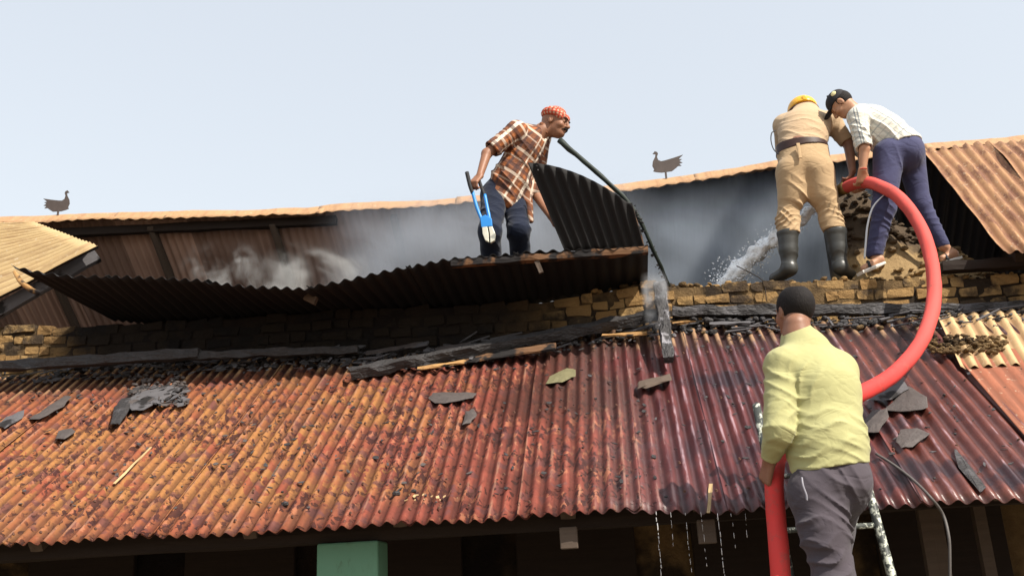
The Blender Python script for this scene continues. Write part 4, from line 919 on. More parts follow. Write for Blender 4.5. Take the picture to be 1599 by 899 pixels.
def m_skin(name, c):
    t = NT(name, .5, 0, .35); t.col(t.mix(t.noise(t.pos(), 22, 4), np.array(c)*.85, np.array(c)*1.12)); t.b.inputs['Subsurface Weight'].default_value = .08; t.b.inputs['Subsurface Radius'].default_value = (.012, .005, .003)
    t.bump(t.noise(t.pos(), 90, 3), .15, .002); return t.m
def m_cloth(name, c, c2=None, bump=.4, rough=.9, sc=1.):
    t = NT(name, rough, 0, .15); p = t.pos(); f = t.noise(p, 5, 5, .6); c2 = c2 if c2 is not None else np.array(c)*.78
    t.col(t.mix(f, c, c2)); cr = t.math('ABSOLUTE', t.math('SUBTRACT', t.noise(t.scale(p, (1, 1, 1.9), rot=(0, .5, 0)), 5*sc, 2, .5, .8), .5)); t.bump(t.ramp(cr, [(0, 0), (.10, .8), (.3, 1)]), bump*.5, .014); t.bump(t.noise(p, 20*sc, 5, .6, 1.2), bump*.6, .008); t.bump(t.noise(p, 260, 2), .2, .001); t.b.inputs['Sheen Weight'].default_value = .1; return t.m
def m_plaid(name, base, stripes_u, stripes_v, pu, pv):
    """woven checks; stripes = [(from, to, colour, strength)] as fractions of the repeat"""
    t = NT(name, .9, 0, .15); x = t.xyz(t.uv()); c = base
    for ax, st, per in ((0, stripes_u, pu), (1, stripes_v, pv)):
        f = t.math('FRACT', t.math('DIVIDE', t.math('ADD', x[ax], 10.), per))
        for a, b, colr, k in st:
            m_ = t.math('MULTIPLY', t.math('MULTIPLY', t.step(f, a-.012, a+.012), t.math('SUBTRACT', 1.0, t.step(f, b-.012, b+.012))), k); c = t.mix(m_, c, colr)
    t.col(t.mix(t.math('MULTIPLY', t.noise(t.pos(), 6, 4), .25), c, (.12, .09, .08))); cr = t.math('ABSOLUTE', t.math('SUBTRACT', t.noise(t.scale(t.pos(), (1, 1, 1.9), rot=(0, .5, 0)), 5, 2, .5, .8), .5)); t.bump(t.ramp(cr, [(0, 0), (.10, .8), (.3, 1)]), .25, .014); t.bump(t.noise(t.pos(), 20, 5, .6, 1.2), .35, .01); t.bump(t.noise(t.pos(), 240, 2), .2, .001); return t.m
SK1 = m_skin('skin_tan', (.36, .185, .105)); SK2 = m_skin('skin_brown', (.25, .115, .065)); SK3 = m_skin('skin_light_brown', (.42, .22, .13)); SK4 = m_skin('skin_dark', (.24, .115, .07))
hr = NT('black_hair', .75, 0, .2); hr.col(hr.mix(hr.noise(hr.pos(), 60, 4), (.006, .005, .005), (.016, .012, .011))); hr.bump(hr.noise(hr.scale(hr.pos(), (1, 1, .4)), 120, 5), .6, .008); HAIR = hr.m

# ================================================================== 1. man with bandana and bolt cutter
def man_bandana():
    pel, ch, nk, hc = J(789, 292, 7.45), J(822, 228, 7.43), J(848, 205, 7.44), J(867, 192, 7.44)
    sR, sL = J(806, 204, 7.27), J(846, 214, 7.62); eR, wR = J(760, 240, 7.18), J(749, 275, 7.08); eL, wL = J(836, 303, 7.60), J(860, 338, 7.48)
    hR, kR, aR = J(772, 305, 7.40), J(765, 362, 7.14), J(768, 412, 7.42); hL, kL, aL = J(800, 300, 7.58), J(810, 360, 7.34), J(813, 412, 7.60)
    T = empty('person', aR*.5+aL*.5, 'man in checked red bandana and brown plaid shirt holding a blue bolt cutter', 'person')
    S = SDF(*bb([pel, nk, hc, eR, wR, wL, aR, aL, J(876, 160, 7.4), J(737, 300, 7.1)], .17), .0065)
    tors = unit(nk-pel); side = unit(sL-sR)
    S.chain([pel, (pel+ch)/2, ch, nk], [.115, .11, .115, .06], .05, side, 1.25); S.cone(sR, sL, .06, .06, .06)
    S.chain([sR, eR, wR], [.052, .042, .029], .02); S.chain([sL, eL, wL], [.052, .042, .029], .02)
    S.chain([hR, kR, aR], [.085, .06, .042], .04); S.chain([hL, kL, aL], [.085, .06, .042], .04)
    fw = unit(np.array([.90, -.28, -.30])); P, Rm = add_head(S, hc, fw, (0.30, 0, 1), 1.17, nk)
    for a in (aR, aL): S.cone(a+np.array([-.03, .02, -.06]), a+np.array([.16, -.05, -.08]), .042, .034, .03)
    hd = unit(J(737, 287, 7.02)-wR); add_hand(S, wR, hd, (.25, .75, -.55), .95, -1, 1.05); hl = unit(J(868, 352, 7.42)-wL); add_hand(S, wL, hl, (1, .2, .0), .35, 1, 1.0)
    sdf_obj('body', S, SK2, T)
    # shirt, open collar, half sleeves, long loose tails
    hem = J(778, 318, 7.4); C = SDF(*bb([hem, nk, sR, sL, eR, eL, J(832, 345, 7.5)], .2), .0062)
    C.chain([J(785, 312, 7.44), J(797, 280, 7.44), ch-tors*.02, nk-tors*.05], [.150, .145, .140, .085], .06, side, 1.18); C.cone(sR, sL, .078, .075, .07)
    C.chain([sR, sR+(eR-sR)*.80], [.080, .078], .04); C.chain([sL, sL+(eL-sL)*.95], [.078, .062], .04)
    C.cone(J(822, 290, 7.52), J(829, 345, 7.50), .045, .022, .05, side, 1.3)       # hanging front tail
    C.cut(J(772, 320, 7.4), -tors*1+np.array([.22, 0, .1]), J(775, 330, 7.4), .16) 
    C.cut(sR+(eR-sR)*.84, eR-sR, eR, .12); C.cone(sR+(eR-sR)*.6, sR+(eR-sR)*1.1, .05, .066, .004, sub=True)
    # V opening at the throat
    C.cone(nk+fw*.02+np.array([.0, -.02, .05]), J(858, 240, 7.32), .055, .012, .01, sub=True)
    C.cone(nk-tors*.03, nk+tors*.12, .066, .075, .01, sub=True)
    C.folds(J(790, 270, 7.3), (.28, .3, .3), tors+np.array([.6, 0, .2]), .085, .022, 1.2, seed=1); C.folds(sR+(eR-sR)*.5, .13, eR-sR, .05, .016, seed=2); C.folds(J(820, 235, 7.3), (.15, .2, .15), (1, 0, -.4), .07, .016, seed=4)
    mp = m_plaid('brown_plaid', (.20, .075, .035), [(.0, .16, (.80, .70, .58), .92), (.20, .27, (.05, .035, .04), .7), (.42, .55, (.07, .035, .03), .75), (.62, .68, (.72, .60, .48), .8), (.80, .9, (.40, .13, .04), .8)], [(.0, .12, (.75, .64, .52), .6), (.30, .46, (.055, .03, .03), .7), (.66, .72, (.62, .5, .4), .55)], .27, .21)
    sdf_obj('shirt', C, mp, T, [(pel, nk, side, .16, 0.), (sR, eR, side, .08, .31), (sL, eL, side, .08, .47)])
    # collar
    Cl = SDF(*bb([nk], .2), .005); f2, l2, u2 = frame(fw, tors); 
    for q in (-1, 1): Cl.chain([nk-f2*.055+u2*.03, nk+l2*.066*q+u2*.028, nk+f2*.060+l2*.035*q-u2*.035], [.016, .017, .008], .01)
    sdf_obj('collar', Cl, mp, T, [(nk, nk+u2*.1, f2, .07, .02)])
    Tr = SDF(*bb([pel, aR, aL, kR, kL], .16), .0066)
    Tr.cone(pel+tors*.03, pel-tors*.10, .145, .140, .04, side, 1.12); Tr.chain([hR, kR, aR], [.112, .090, .085], .05); Tr.chain([hL, kL, aL], [.112, .090, .085], .05)
    Tr.folds(kR+np.array([0, 0, .15]), (.15, .2, .35), (.4, 0, 1), .11, .018, seed=5); Tr.folds(kL+np.array([0, 0, .1]), (.15, .2, .35), (-.5, 0, 1), .12, .022, seed=6)
    sdf_obj('trousers', Tr, m_cloth('navy_cotton', (.012, .017, .036), (.008, .011, .022), .5), T)
    # bandana: twisted checked scarf round the brow, knotted at the back
    B = SDF(*bb([hc+np.array([0, 0, .07])], .19), .005); 
    ring = [P(.088*math.cos(a)-.012, .080*math.sin(a), .052-.012*math.cos(a)+.006*math.sin(3*a)) for a in np.linspace(0, 2*math.pi, 19)]
    B.chain(ring, [.026]*19, .012, unit(P(0, 0, 1)-P(0, 0, 0)), 1.25); B.ell(P(-.012, 0, .082), (.088, .074, .052), Rm, .02); B.cone(P(-.10, .01, .03), P(-.118, .03, -.01), .024, .012, .01)
    B.cut(P(-.01, 0, .118), P(0, 0, 1)-P(0, 0, 0)); B.folds(hc+np.array([0, 0, .07]), .16, (.4, .3, 1), .026, .010, seed=3, warp=2)
    mb = m_plaid('red_check_scarf', (.62, .42, .30), [(.0, .5, (.50, .05, .02), .9)], [(.0, .5, (.48, .06, .03), .85)], .026, .026); sdf_obj('bandana', B, mb, T, [(P(0, 0, -.1), P(0, 0, .15), P(1, 0, 0)-P(0, 0, 0), .09, 0)])
    Hh = SDF(*bb([hc], .16), .005); Hh.ell(P(-.022, 0, .016), (.096, .082, .090), Rm, .01); Hh.cut(P(.010, 0, 0), P(1, 0, .25)-P(0, 0, 0)); Hh.cut(P(0, 0, -.055), P(.3, 0, -1)-P(0, 0, 0)); sdf_obj('hair', Hh, HAIR, T)
    ms = SDF(*bb([P(.1, 0, -.05)], .06), .003)
    for q in (-1, 1): ms.chain([P(.112, 0, -.051), P(.100, q*.020, -.053), P(.084, q*.034, -.062)], [.0065, .007, .003], .003)
    sdf_obj('moustache', ms, HAIR, T)
    for q in (-1, 1):
        e = SDF(*bb([P(.09, q*.035, .02)], .05), .003); e.chain([P(.101, q*.012, .020), P(.098, q*.034, .026), P(.078, q*.052, .020)], [.005, .0055, .003], .003); sdf_obj('eyebrow', e, HAIR, T)
        e = SDF(*bb([P(.09, q*.031, 0)], .03), .002); e.cone(P(.0965, q*.026, .001), P(.0945, q*.036, .001), .0035, .0035, .002); sdf_obj('eye', e, HAIR, T)
    return wR, hd
wRb, hdb = man_bandana()
# bolt cutter, held by one handle
blue = m_simple('blue_enamel', (.02, .22, .62), .35, .12, 12, .1, .002, spec=.5); steel = m_simple('cutter_steel', (.62, .60, .50), .4, .25, 30, .1, .002, metal=.3); blk_ = m_simple('black_rubber', (.02, .02, .022), .7, .3, 20, .2, .002)
BC = empty('bolt_cutter', J(765, 380, 7.0), 'bolt cutter with bright blue handles hanging from the bandana man\'s hand', 'bolt cutter')
def bcp(x, y, o=0.): return J(x, y, 7.04+o)
tube('grip', [bcp(729, 269), bcp(734, 290), bcp(738, 302)], [.017, .017, .015], blk_, BC, n=10); tube('grip', [bcp(748, 282, .03), bcp(753, 296, .03), bcp(757, 306, .02)], [.015, .015, .013], blk_, BC, n=10)
tube('handle', [bcp(738, 300), bcp(744, 322), bcp(750, 338), bcp(757, 352)], [.014, .015, .014, .014], blue, BC, n=10); tube('handle', [bcp(757, 304, .02), bcp(761, 325, .01), bcp(764, 340), bcp(764, 352)], [.013, .014, .014, .014], blue, BC, n=10)
def plate(name, poly, th, mat, parent, Y, bev=.004):
    P = [J(a, b, Y) for a, b in poly]; n = len(P); bm = bmesh.new(); f_ = [bm.verts.new(p+np.array([0, -th/2, 0])) for p in P]; b_ = [bm.verts.new(p+np.array([0, th/2, 0])) for p in P]
    bm.faces.new(f_); bm.faces.new(b_[::-1]); [bm.faces.new((f_[i], b_[i], b_[(i+1) % n], f_[(i+1) % n])) for i in range(n)]; bmesh.ops.recalc_face_normals(bm, faces=bm.faces[:])
    me = bpy.data.meshes.new(name); bm.to_mesh(me); bm.free(); o = link(name, me, mat, parent); m_ = o.modifiers.new('bevel', 'BEVEL'); m_.width = bev; m_.segments = 2; return o
plate('link_plate', [(750, 340), (758, 336), (768, 342), (769, 354), (752, 356)], .03, blue, BC, 7.03)
plate('jaw', [(753, 355), (761, 354), (763, 364), (764, 379), (758, 376), (754, 366)], .028, steel, BC, 7.03); plate('jaw', [(763, 355), (769, 354), (774, 366), (773, 376), (766, 380), (765, 364)], .028, steel, BC, 7.03)

# ================================================================== 2. firefighter in khaki
def firefighter():
    Yb = 7.92; pel, wst, ch, nk, hc = J(1258, 262, Yb), J(1252, 232, 7.98), J(1256, 200, 8.16), J(1256, 176, 8.34), J(1253, 178, 8.47)
    sL, sR = J(1224, 196, 8.24), J(1298, 190, 8.22); eR, wR = J(1325, 226, 8.20), J(1331, 268, 8.02); eL, wL = J(1222, 232, 8.46), J(1275, 290, 8.36)
    hL, kL, aL = J(1238, 268, Yb), J(1230, 345, Yb+.02), J(1232, 414, 7.93); hR, kR, aR = J(1278, 268, Yb), J(1298, 345, Yb+.02), J(1311, 412, 7.93)
    T = empty('person', (aL+aR)/2+np.array([0, 0, -.1]), 'firefighter in khaki uniform, yellow helmet and rubber boots, seen from behind', 'person')
    S = SDF(*bb([pel, nk, hc, eR, wR, wL, eL, aL, aR], .19), .007); side = unit(sR-sL)
    S.chain([pel, wst, ch, nk], [.125, .12, .12, .06], .05, side, 1.25); S.cone(sL, sR, .06, .06, .06)
    S.chain([sR, eR, wR], [.056, .046, .032], .02); S.chain([sL, eL, wL], [.056, .046, .032], .02); S.chain([hR, kR, aR], [.09, .062, .045], .04); S.chain([hL, kL, aL], [.09, .062, .045], .04)
    fw = unit(np.array([-.05, .62, -.75])); P, Rm = add_head(S, hc, fw, (0, .75, .62), 1.05, nk)
    hd = unit(J(1324, 290, 7.98)-wR); add_hand(S, wR, hd, (-.75, .1, -.3), .8, 1, 1.05); add_hand(S, wL, unit(J(1300, 303, 8.14)-wL), (0, .2, -1), .9, 1, 1.05)
    sdf_obj('body', S, SK4, T)
    C = SDF(*bb([wst, nk, sL, sR, eR, eL], .19), .0065)
    C.chain([wst-np.array([0, 0, .03]), ch*.6+wst*.4, ch+np.array([0, .0, .0]), nk-np.array([0, .05, .03])], [.150, .160, .166, .10], .06, side, 1.28); C.cone(sL, sR, .088, .088, .08)
    C.chain([sR, sR+(eR-sR)*.92], [.092, .066], .04); C.chain([sL, eL], [.092, .068], .04)
    C.cut(wst+np.array([0, 0, -.035]), (0, 0, -1)); C.cut(sR+(eR-sR)*.90, eR-sR, eR, .11); C.cone(nk, nk+(hc-nk)*1.2, .07, .08, .01, sub=True)
    C.folds(J(1240, 222, 7.85), (.28, .3, .10), (.25, 0, 1), .050, .020, 1.6, seed=1); C.folds(J(1250, 200, 7.95), (.25, .3, .18), (.45, 0, 1), .075, .014, seed=2); C.folds(sR+(eR-sR)*.3, .12, (1, 0, -.3), .05, .012, seed=5)
    kh = m_cloth('khaki_shirt', (.47, .34, .215), (.42, .295, .18), .4); kp = m_cloth('khaki_trousers', (.44, .31, .18), (.38, .26, .145), .45)
    sdf_obj('shirt', C, kh, T)
    Tr = SDF(*bb([wst, kL, kR, hL, hR, J(1232, 368, Yb), J(1305, 366, Yb)], .18), .0066)
    Tr.cone(wst+np.array([0, 0, -.02]), pel+np.array([0, 0, .02]), .160, .155, .05, side, 1.40); 
    for q in (J(1236, 278, 7.92), J(1278, 278, 7.92)): Tr.cone(q+np.array([0, -.01, .03]), q+np.array([0, .0, -.16]), .130, .116, .06)
    Tr.chain([hL, kL, J(1232, 362, Yb)], [.114, .094, .094], .05); Tr.chain([hR, kR, J(1303, 360, Yb)], [.114, .094, .094], .05)
    Tr.cone(J(1257, 250, 7.66), J(1260, 305, 7.70), .006, .02, .06, sub=True)
    Tr.cut(wst+np.array([0, 0, .015]), (0, 0, 1)); Tr.cut(J(1232, 366, Yb), (0, 0, -1))
    for q, sd in ((J(1230, 343, 7.88), 3), (J(1298, 342, 7.88), 4)): Tr.folds(q, (.15, .2, .10), (.25*(-1)**sd, 0, 1), .052, .026, 2.6, seed=sd), Tr.folds(q+np.array([.03, 0, .07]), (.15, .2, .12), (-.8*(-1)**sd, 0, 1), .070, .024, 2.4, seed=sd+5)
    Tr.folds(J(1262, 300, 7.8), (.3, .3, .16), (.5, 0, 1), .10, .018, 1.5, seed=7)
    sdf_obj('trousers', Tr, kp, T)
    Bt = SDF(*bb([wst], (.32, .26, .12)), .006); Bt.cone(wst+np.array([0, 0, .034]), wst+np.array([0, 0, -.040]), .174, .182, .01, side, 1.25); Bt.cut(wst+np.array([0, 0, .032]), (.06, 0, 1)); Bt.cut(wst+np.array([0, 0, -.036]), (.06, 0, -1)); sdf_obj('belt', Bt, m_simple('dark_brown_leather', (.045, .022, .018), .5, .3, 20, .2, .002), T)
    beam('belt_tab', J(1246, 224, 7.775), J(1250, 247, 7.745), .03, .012, kp, T, seg=5, rough=.003, up=(0, -1, 0))
    Bb = m_simple('black_gumboot', (.042, .042, .038), .38, .35, 14, .25, .004, spec=.5)
    for a, tp, hx in ((aL, J(1230, 364, Yb), -1), (aR, J(1305, 362, Yb), 1)):
        B = SDF(*bb([a, tp], .24), .006); an = a+np.array([0, .0, .0]); B.chain([tp, (tp*.45+an*.55), an], [.088, .078, .062], .02)
        B.cone(an+np.array([0, -.012, -.045]), an+np.array([.10*hx, .13, -.065]), .056, .052, .05, (1, 0, 0), 1.1); B.cone(tp+np.array([0, 0, .012]), tp+np.array([0, 0, .002]), .093, .093, .004)
        B.cut(tp+np.array([0, 0, .015]), (0, 0, 1)); B.cut(an+np.array([0, 0, -.105]), (0, 0, -1)); B.folds(an+np.array([0, 0, .06]), (.14, .14, .08), (.2, .4, 1), .06, .014, seed=hx+3); sdf_obj('boot', B, Bb, T)
    Hm = SDF(*bb([hc], .24), .006); up = P(0, 0, 1)-P(0, 0, 0); cH = J(1253, 172, 8.40)
    Hm.ell(cH, (.136, .165, .128), None, .01); Hm.ell(cH+np.array([0, .02, -.07]), (.122, .15, .133), None, .005, sub=True); Hm.cut(cH+np.array([0, -.02, -.03]), (0, -.35, -1)); Hm.cone(cH+np.array([0, -.15, .05]), cH+np.array([0, .12, .10]), .022, .03, .015)
    sdf_obj('helmet', Hm, m_simple('yellow_helmet_shell', (.80, .40, .02), .35, .08, 8, .05, .002, spec=.5), T)
    rim = [cH+np.array([.136*math.cos(a), .163*math.sin(a), -.030-.015*math.sin(a)]) for a in np.linspace(math.pi, 2*math.pi, 12)]; tube('helmet_rim', rim, .013, m_simple('brown_trim', (.07, .025, .015), .5, .2, 20, 0), T, n=8)
    for q in (-.055, .055): tube('helmet_strap', [cH+np.array([q*1.4, -.115, .0]), cH+np.array([q, -.125, -.05])], .013, m_simple('white_webbing', (.62, .58, .52), .8, .1, 20, 0), T, n=8)
    Hh = SDF(*bb([hc], .17), .006); Hh.ell(P(-.02, 0, .02), (.103, .084, .098), Rm, .01); Hh.cut(P(.03, 0, 0), P(1, 0, .2)-P(0, 0, 0)); sdf_obj('hair', Hh, HAIR, T)
    tube('radio_cord', [J(1211, 204, 8.05), J(1205, 208, 8.0), J(1204, 220, 7.98), J(1208, 233, 7.95), J(1216, 241, 7.9)], .005, blk_, T, n=6)
firefighter()

# ================================================================== 3. man in cap with the hose
def man_cap():
    pel, ch, nk, hc = J(1404, 228, 7.92), J(1358, 192, 7.97), J(1336, 176, 7.97), J(1313, 163, 7.97)
    sL, sR = J(1339, 184, 7.80), J(1345, 184, 8.14); eL, wL = J(1350, 232, 7.72), J(1347, 265, 7.74); eR, wR = J(1345, 235, 8.15), J(1352, 284, 8.0)
    hL, kL, aL = J(1388, 240, 7.84), J(1380, 325, 7.80), J(1366, 398, 7.86); hR, kR, aR = J(1420, 238, 8.0), J(1437, 318, 8.02), J(1473, 384, 8.0)
    T = empty('person', (aL+aR)/2, 'man in black cap, pale checked shirt and navy track trousers bending over the hose', 'person')
    S = SDF(*bb([pel, nk, hc, eL, wL, aL, aR, J(1340, 425, 7.8), J(1498, 405, 8.0)], .17), .007); side = unit(sR-sL); tors = unit(nk-pel)
    S.chain([pel, (pel+ch)/2, ch, nk], [.12, .115, .115, .06], .05, side, 1.2); S.cone(sL, sR, .06, .06, .06); S.chain([sL, eL, wL], [.052, .042, .031], .02); S.chain([sR, eR, wR], [.052, .042, .031], .02)
    S.chain([hL, kL, aL], [.085, .06, .040], .04); S.chain([hR, kR, aR], [.085, .06, .040], .04)
    fw = unit(np.array([-.62, .25, -.74])); P, Rm = add_head(S, hc, fw, (-.75, .2, .62), 1.05, nk)
    add_hand(S, wL, unit(J(1345, 290, 7.80)-wL), (-.25, .9, -.1), .75, 1, 1.15); add_hand(S, wR, unit(J(1338, 308, 7.98)-wR), (-.6, -.4, .5), .6, -1, 1.1)
    for a, toe, heel in ((aL, J(1349, 423, 7.80), J(1374, 411, 7.86)), (aR, J(1472, 407, 7.96), J(1490, 402, 8.02))):
        S.cone(a, heel+np.array([0, 0, .03]), .036, .034, .03); S.cone(heel+np.array([0, 0, .03]), toe+np.array([0, 0, .022]), .036, .026, .03, (0, 1, 0), 1.2)
    sdf_obj('body', S, SK3, T)
    sol = m_simple('white_sole', (.62, .58, .52), .7, .15, 20, .1, .002)
    for toe, heel in ((J(1343, 427, 7.78), J(1378, 412, 7.86)), (J(1465, 414, 7.94), J(1497, 404, 8.02))): beam('sandal_sole', toe, heel, .095, .028, sol, T, seg=6, rough=.003); tube('sandal_strap', [toe*.6+heel*.4+np.array([0, -.05, .01]), toe*.6+heel*.4+np.array([0, 0, .07]), toe*.6+heel*.4+np.array([0, .05, .01])], .012, blk_, T, n=8)
    C = SDF(*bb([pel, nk, sL, sR, eL, eR], .2), .0065)
    C.chain([pel-tors*.03, (pel+ch)/2+np.array([0, 0, .01]), ch, nk-tors*.03], [.178, .168, .155, .085], .06, side, 1.15); C.cone(sL, sR, .080, .080, .07); C.chain([sL, eL], [.086, .072], .035); C.chain([sR, eR], [.08, .07], .035)
    C.cut(pel-tors*.03+np.array([0, 0, 0]), -tors+np.array([-.35, 0, -.35]), pel, .30); C.cut(eL-unit(eL-sL)*.005, eL-sL, eL, .10); C.cone(nk, nk+(hc-nk)*.9, .068, .078, .01, sub=True); C.cone(eL-unit(eL-sL)*.02, eL+unit(eL-sL)*.06, .052, .056, .004, sub=True)
    C.folds(sL+(eL-sL)*.55, (.12, .14, .16), (.5, 0, 1), .055, .018, seed=1); C.folds(J(1370, 210, 7.75), (.25, .25, .2), (1, 0, .6), .075, .020, seed=2); C.folds(J(1410, 210, 7.8), (.18, .3, .2), tors, .09, .012, seed=3)
    mp = m_plaid('pale_check', (.66, .64, .56), [(.0, .07, (.16, .19, .22), .80), (.30, .40, (.34, .38, .36), .50), (.66, .70, (.25, .28, .30), .5)], [(.0, .07, (.22, .25, .27), .60), (.34, .42, (.34, .38, .36), .45), (.68, .72, (.25, .28, .3), .5)], .16, .17)
    sdf_obj('shirt', C, mp, T, [(pel, nk, side, .17, 0.), (sL, eL, side, .08, .33), (sR, eR, side, .08, .5)])
    Tr = SDF(*bb([pel, aL, aR, kL, kR], .19), .0066)
    Tr.cone(pel+tors*.05, pel-tors*.06, .140, .152, .05, side, 1.15); Tr.ell(J(1410, 244, 7.92), (.15, .185, .15), None, .08)
    Tr.chain([hL, kL, aL+np.array([0, 0, .015])], [.130, .092, .070], .05); Tr.chain([hR, kR, aR+np.array([0, 0, .015])], [.122, .082, .052], .05)
    Tr.cut(aL+np.array([0, 0, -.02]), (0, 0, -1), aL, .12); Tr.cut(aR+np.array([0, 0, -.015]), (.3, 0, -1), aR, .12)
    Tr.folds(J(1373, 355, 7.78), (.14, .2, .26), (.4, 0, 1), .060, .018, 2.8, seed=4); Tr.folds(J(1373, 340, 7.78), (.14, .2, .2), (-.8, 0, 1), .080, .018, 2.2, seed=14); Tr.folds(J(1400, 262, 7.8), (.16, .2, .2), (1, 0, .2), .11, .014, seed=5); Tr.folds(J(1452, 345, 7.98), (.13, .2, .2), (-.9, 0, 1), .07, .016, 2.6, seed=6)
    nv_ = m_cloth('navy_track', (.060, .062, .125), (.045, .046, .095), .45); sdf_obj('trousers', Tr, nv_, T)
    tube('side_stripe', [J(1385, 300, 7.685), J(1364, 322, 7.70), J(1355, 350, 7.735), J(1352, 378, 7.765), J(1350, 404, 7.80)], [.004, .007, .008, .008, .008], m_simple('white_piping', (.60, .64, .68), .8, .1, 20, 0), T, n=8)
    Cp = SDF(*bb([hc], .24), .006); Cp.ell(P(-.010, 0, .050), (.108, .090, .085), Rm, .01); Cp.cut(P(0, 0, .030), P(.12, 0, -1)-P(0, 0, 0)); Cp.ell(P(.115, 0, .038), (.075, .072, .010), Rm, .012); Cp.ell(P(-.010, 0, .137), (.010, .010, .008), Rm, .006)
    cpm = m_simple('black_cap_cloth', (.018, .017, .020), .8, .3, 30, .3, .003); sdf_obj('cap', Cp, cpm, T)
    e = SDF(*bb([P(0, .09, .07)], .07), .004); e.ell(P(-.030, .080, .080), (.026, .010, .020), Rm, .004); sdf_obj('cap_emblem', e, m_simple('cream_print', (.72, .66, .36), .8, .1, 30, 0), T)
    Hh = SDF(*bb([hc], .17), .006); Hh.ell(P(-.020, 0, .015), (.103, .083, .098), Rm, .01); Hh.cut(P(.030, 0, 0), P(1, 0, .1)-P(0, 0, 0)); Hh.cut(P(0, 0, -.060), P(.3, 0, -1)-P(0, 0, 0)); Hh.ell(P(-.004, .085, -.010), (.030, .020, .040), Rm, .004, sub=True); sdf_obj('hair', Hh, HAIR, T)
    tube('wristband', [wL+np.array([.034*math.cos(a), .034*math.sin(a), -.002]) for a in np.linspace(0, 6.28, 9)], .004, m_simple('red_thread', (.5, .04, .03), .8, .1, 20, 0), T, n=6)
man_cap()

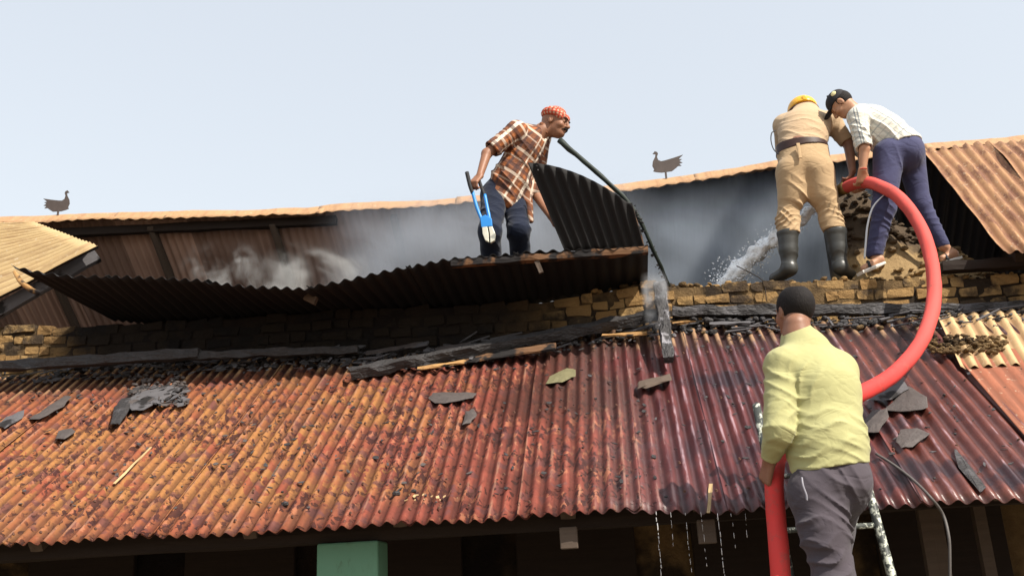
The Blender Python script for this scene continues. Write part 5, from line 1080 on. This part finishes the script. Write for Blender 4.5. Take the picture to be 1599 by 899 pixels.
# ================================================================== 4. man in yellow on the ladder
def man_yellow():
    pel, wst, ch, nk, hc = J(1290, 762, 4.88), J(1288, 700, 4.90), J(1277, 605, 4.98), J(1245, 527, 5.05), J(1240, 486, 5.10)
    sL, sR = J(1224, 573, 4.92), J(1306, 580, 5.08); eL, wL = J(1216, 672, 4.80), J(1202, 718, 4.93); eR, wR = J(1322, 640, 5.30), J(1300, 650, 5.50)
    hL, kL, aL = J(1273, 775, 4.83), J(1303, 905, 4.76), J(1320, 1050, 4.95); hR, kR, aR = J(1312, 765, 4.93), J(1300, 825, 5.24), J(1300, 960, 5.22)
    T = empty('person', (aL+aR)/2, 'stout man in yellow long-sleeved shirt climbing the ladder with the hose, seen from behind', 'person')
    s = 1.1; S = SDF(*bb([hc+np.array([0, 0, .05]), eL, wL, J(1190, 760, 5.0), nk, pel, kL, aL+np.array([0, .1, -.05]), aR, eR, wR], .18), .0068); side = unit(sR-sL)
    S.chain([pel, wst, ch, nk], [.115, .115, .115, .066], .04, side, 1.15); S.cone(sL, sR, .065, .065, .06); S.chain([sL, eL, wL], [.06, .05, .036], .02); S.chain([sR, eR, wR], [.06, .05, .036], .02)
    S.chain([hL, kL, aL], [.080, .060, .042], .02); S.chain([hR, kR, aR], [.080, .060, .042], .02)
    for a in (aL, aR): S.cone(a+np.array([0, -.03, -.07]), a+np.array([0, .17, -.09]), .045, .036, .03, (1, 0, 0), 1.2)
    fw = unit(np.array([-.42, .88, .05])); P, Rm = add_head(S, hc, fw, (0, 0, 1), 1.10, nk)
    S.cone(nk+np.array([0, -.02, .06]), nk+np.array([0, -.02, -.02]), .064, .075, .03)
    hd = unit(J(1194, 752, 4.98)-wL); add_hand(S, wL, hd, (.75, .35, -.1), .8, -1, 1.2); add_hand(S, wR, (-.3, .5, .6), (0, .6, -.5), .8, 1, 1.1)
    sdf_obj('body', S, SK4, T)
    h_ = .0068; C = SDF(*bb([pel, nk, sL, sR, eL, wL, eR, J(1360, 720, 4.9)], .2), h_)
    C.chain([J(1296, 742, 4.90), J(1290, 690, 4.91), J(1280, 610, 4.97), nk+np.array([.03, .0, -.075])], [.176, .172, .172, .112], .07, side, 1.12)
    C.cone(sL, sR, .098, .098, .09); C.cone(sL, sR, .06, .06, .09); C.chain([sL, sL*.7+eL*.3, eL, wL+(eL-wL)*.08], [.096, .088, .080, .050], .010); C.chain([sR, eR, wR], [.095, .075, .055], .035)
    C.cone(nk+np.array([0, 0, .020]), nk+np.array([.02, -.01, -.06]), .080, .11, .05)          # standing collar
    C.cone(nk+np.array([-.03, .10, .03]), nk+np.array([0, .0, .055]), .068, .070, .004, sub=True); C.cut(nk+np.array([0, 0, .040]), (-.25, .1, 1), nk+np.array([0, 0, .08]), .1)
    hemn = unit(np.cross(J(1362, 716, 4.8)-J(1222, 741, 4.8), (0, 1, 0)));  hemn = hemn*(-1 if hemn[2] > 0 else 1)
    C.cut(J(1292, 731, 4.75), hemn, J(1300, 760, 4.9), (.30, .4, .17)); C.cut(wL+(eL-wL)*.10, wL-eL, wL, .11)
    C.folds(sL+(eL-sL)*.35, (.13, .2, .22), (.55, 0, 1), .075, .016, 1.6, seed=1); C.folds(eL, (.12, .2, .13), (-.7, 0, 1), .060, .020, 1.6, seed=2); C.folds(J(1300, 670, 4.8), (.30, .3, .12), (.30, 0, 1), .085, .018, 2.2, seed=3)
    C.folds(J(1290, 705, 4.8), (.32, .3, .10), (.15, 0, 1), .060, .014, 2.4, seed=4); C.folds(J(1255, 590, 4.85), (.10, .2, .14), (-1, 0, .5), .06, .016, seed=5)
    yl = m_cloth('yellow_shirt', (.39, .375, .185), (.34, .325, .15), .4); sdf_obj('shirt', C, yl, T)
    Tr = SDF(*bb([wst, aL, aR, kL, kR, hL, hR, J(1360, 760, 4.9)], .2), .0068)
    Tr.cone(wst+np.array([0, 0, -.06]), pel, .148, .155, .05, side, 1.10); Tr.ell(J(1325, 752, 4.90), (.11, .16, .12), None, .08)
    Tr.chain([hL, J(1288, 830, 4.79), kL, aL+np.array([0, 0, .03])], [.132, .112, .094, .076], .05); Tr.chain([hR, kR, aR+np.array([0, 0, .03])], [.120, .100, .08], .05)
    Tr.cut(J(1292, 712, 4.9), (0, 0, 1)); Tr.folds(J(1300, 800, 4.7), (.26, .3, .28), (.5, 0, 1), .10, .026, 2.4, seed=6); Tr.folds(J(1305, 890, 4.7), (.2, .3, .16), (-.5, 0, 1), .065, .024, 1.8, seed=7); Tr.folds(J(1340, 740, 4.8), (.14, .2, .14), (1, 0, .6), .07, .018, seed=8)
    gt = m_cloth('grey_trousers', (.075, .062, .072), (.052, .044, .054), .5); sdf_obj('trousers', Tr, gt, T)
    tube('pocket_zip', [J(1252, 745, 4.655), J(1254, 758, 4.64), J(1259, 772, 4.635), J(1260, 781, 4.635)], .005, m_simple('zip_metal', (.22, .21, .24), .4, .2, 30, 0), T, n=6)
    Sh = m_simple('dark_shoe', (.03, .028, .03), .6, .2, 20, .2, .002)
    for a in (aL, aR): B = SDF(*bb([a+np.array([0, .06, -.06])], .22), .008); B.cone(a+np.array([0, -.03, -.06]), a+np.array([0, .18, -.09]), .058, .046, .03, (1, 0, 0), 1.1); B.cut(a+np.array([0, 0, -.125]), (0, 0, -1)); sdf_obj('shoe', B, Sh, T)
    Hh = SDF(*bb([hc], .20), .006); Hh.ell(P(-.018, 0, .026), np.array((.106, .084, .100))*1.1, Rm, .01); Hh.cut(P(.045, 0, 0), P(1, 0, -.35)-P(0, 0, 0)); Hh.cut(P(0, 0, -.052), P(.45, 0, -1)-P(0, 0, 0))
    for q in (-1, 1): Hh.ell(P(.002, q*.090, -.016), (.030, .026, .040), Rm, .004, sub=True)
    Hh.cut(P(0, 0, .116), P(-.12, 0, 1)-P(0, 0, 0)); sdf_obj('hair', Hh, HAIR, T)
man_yellow()
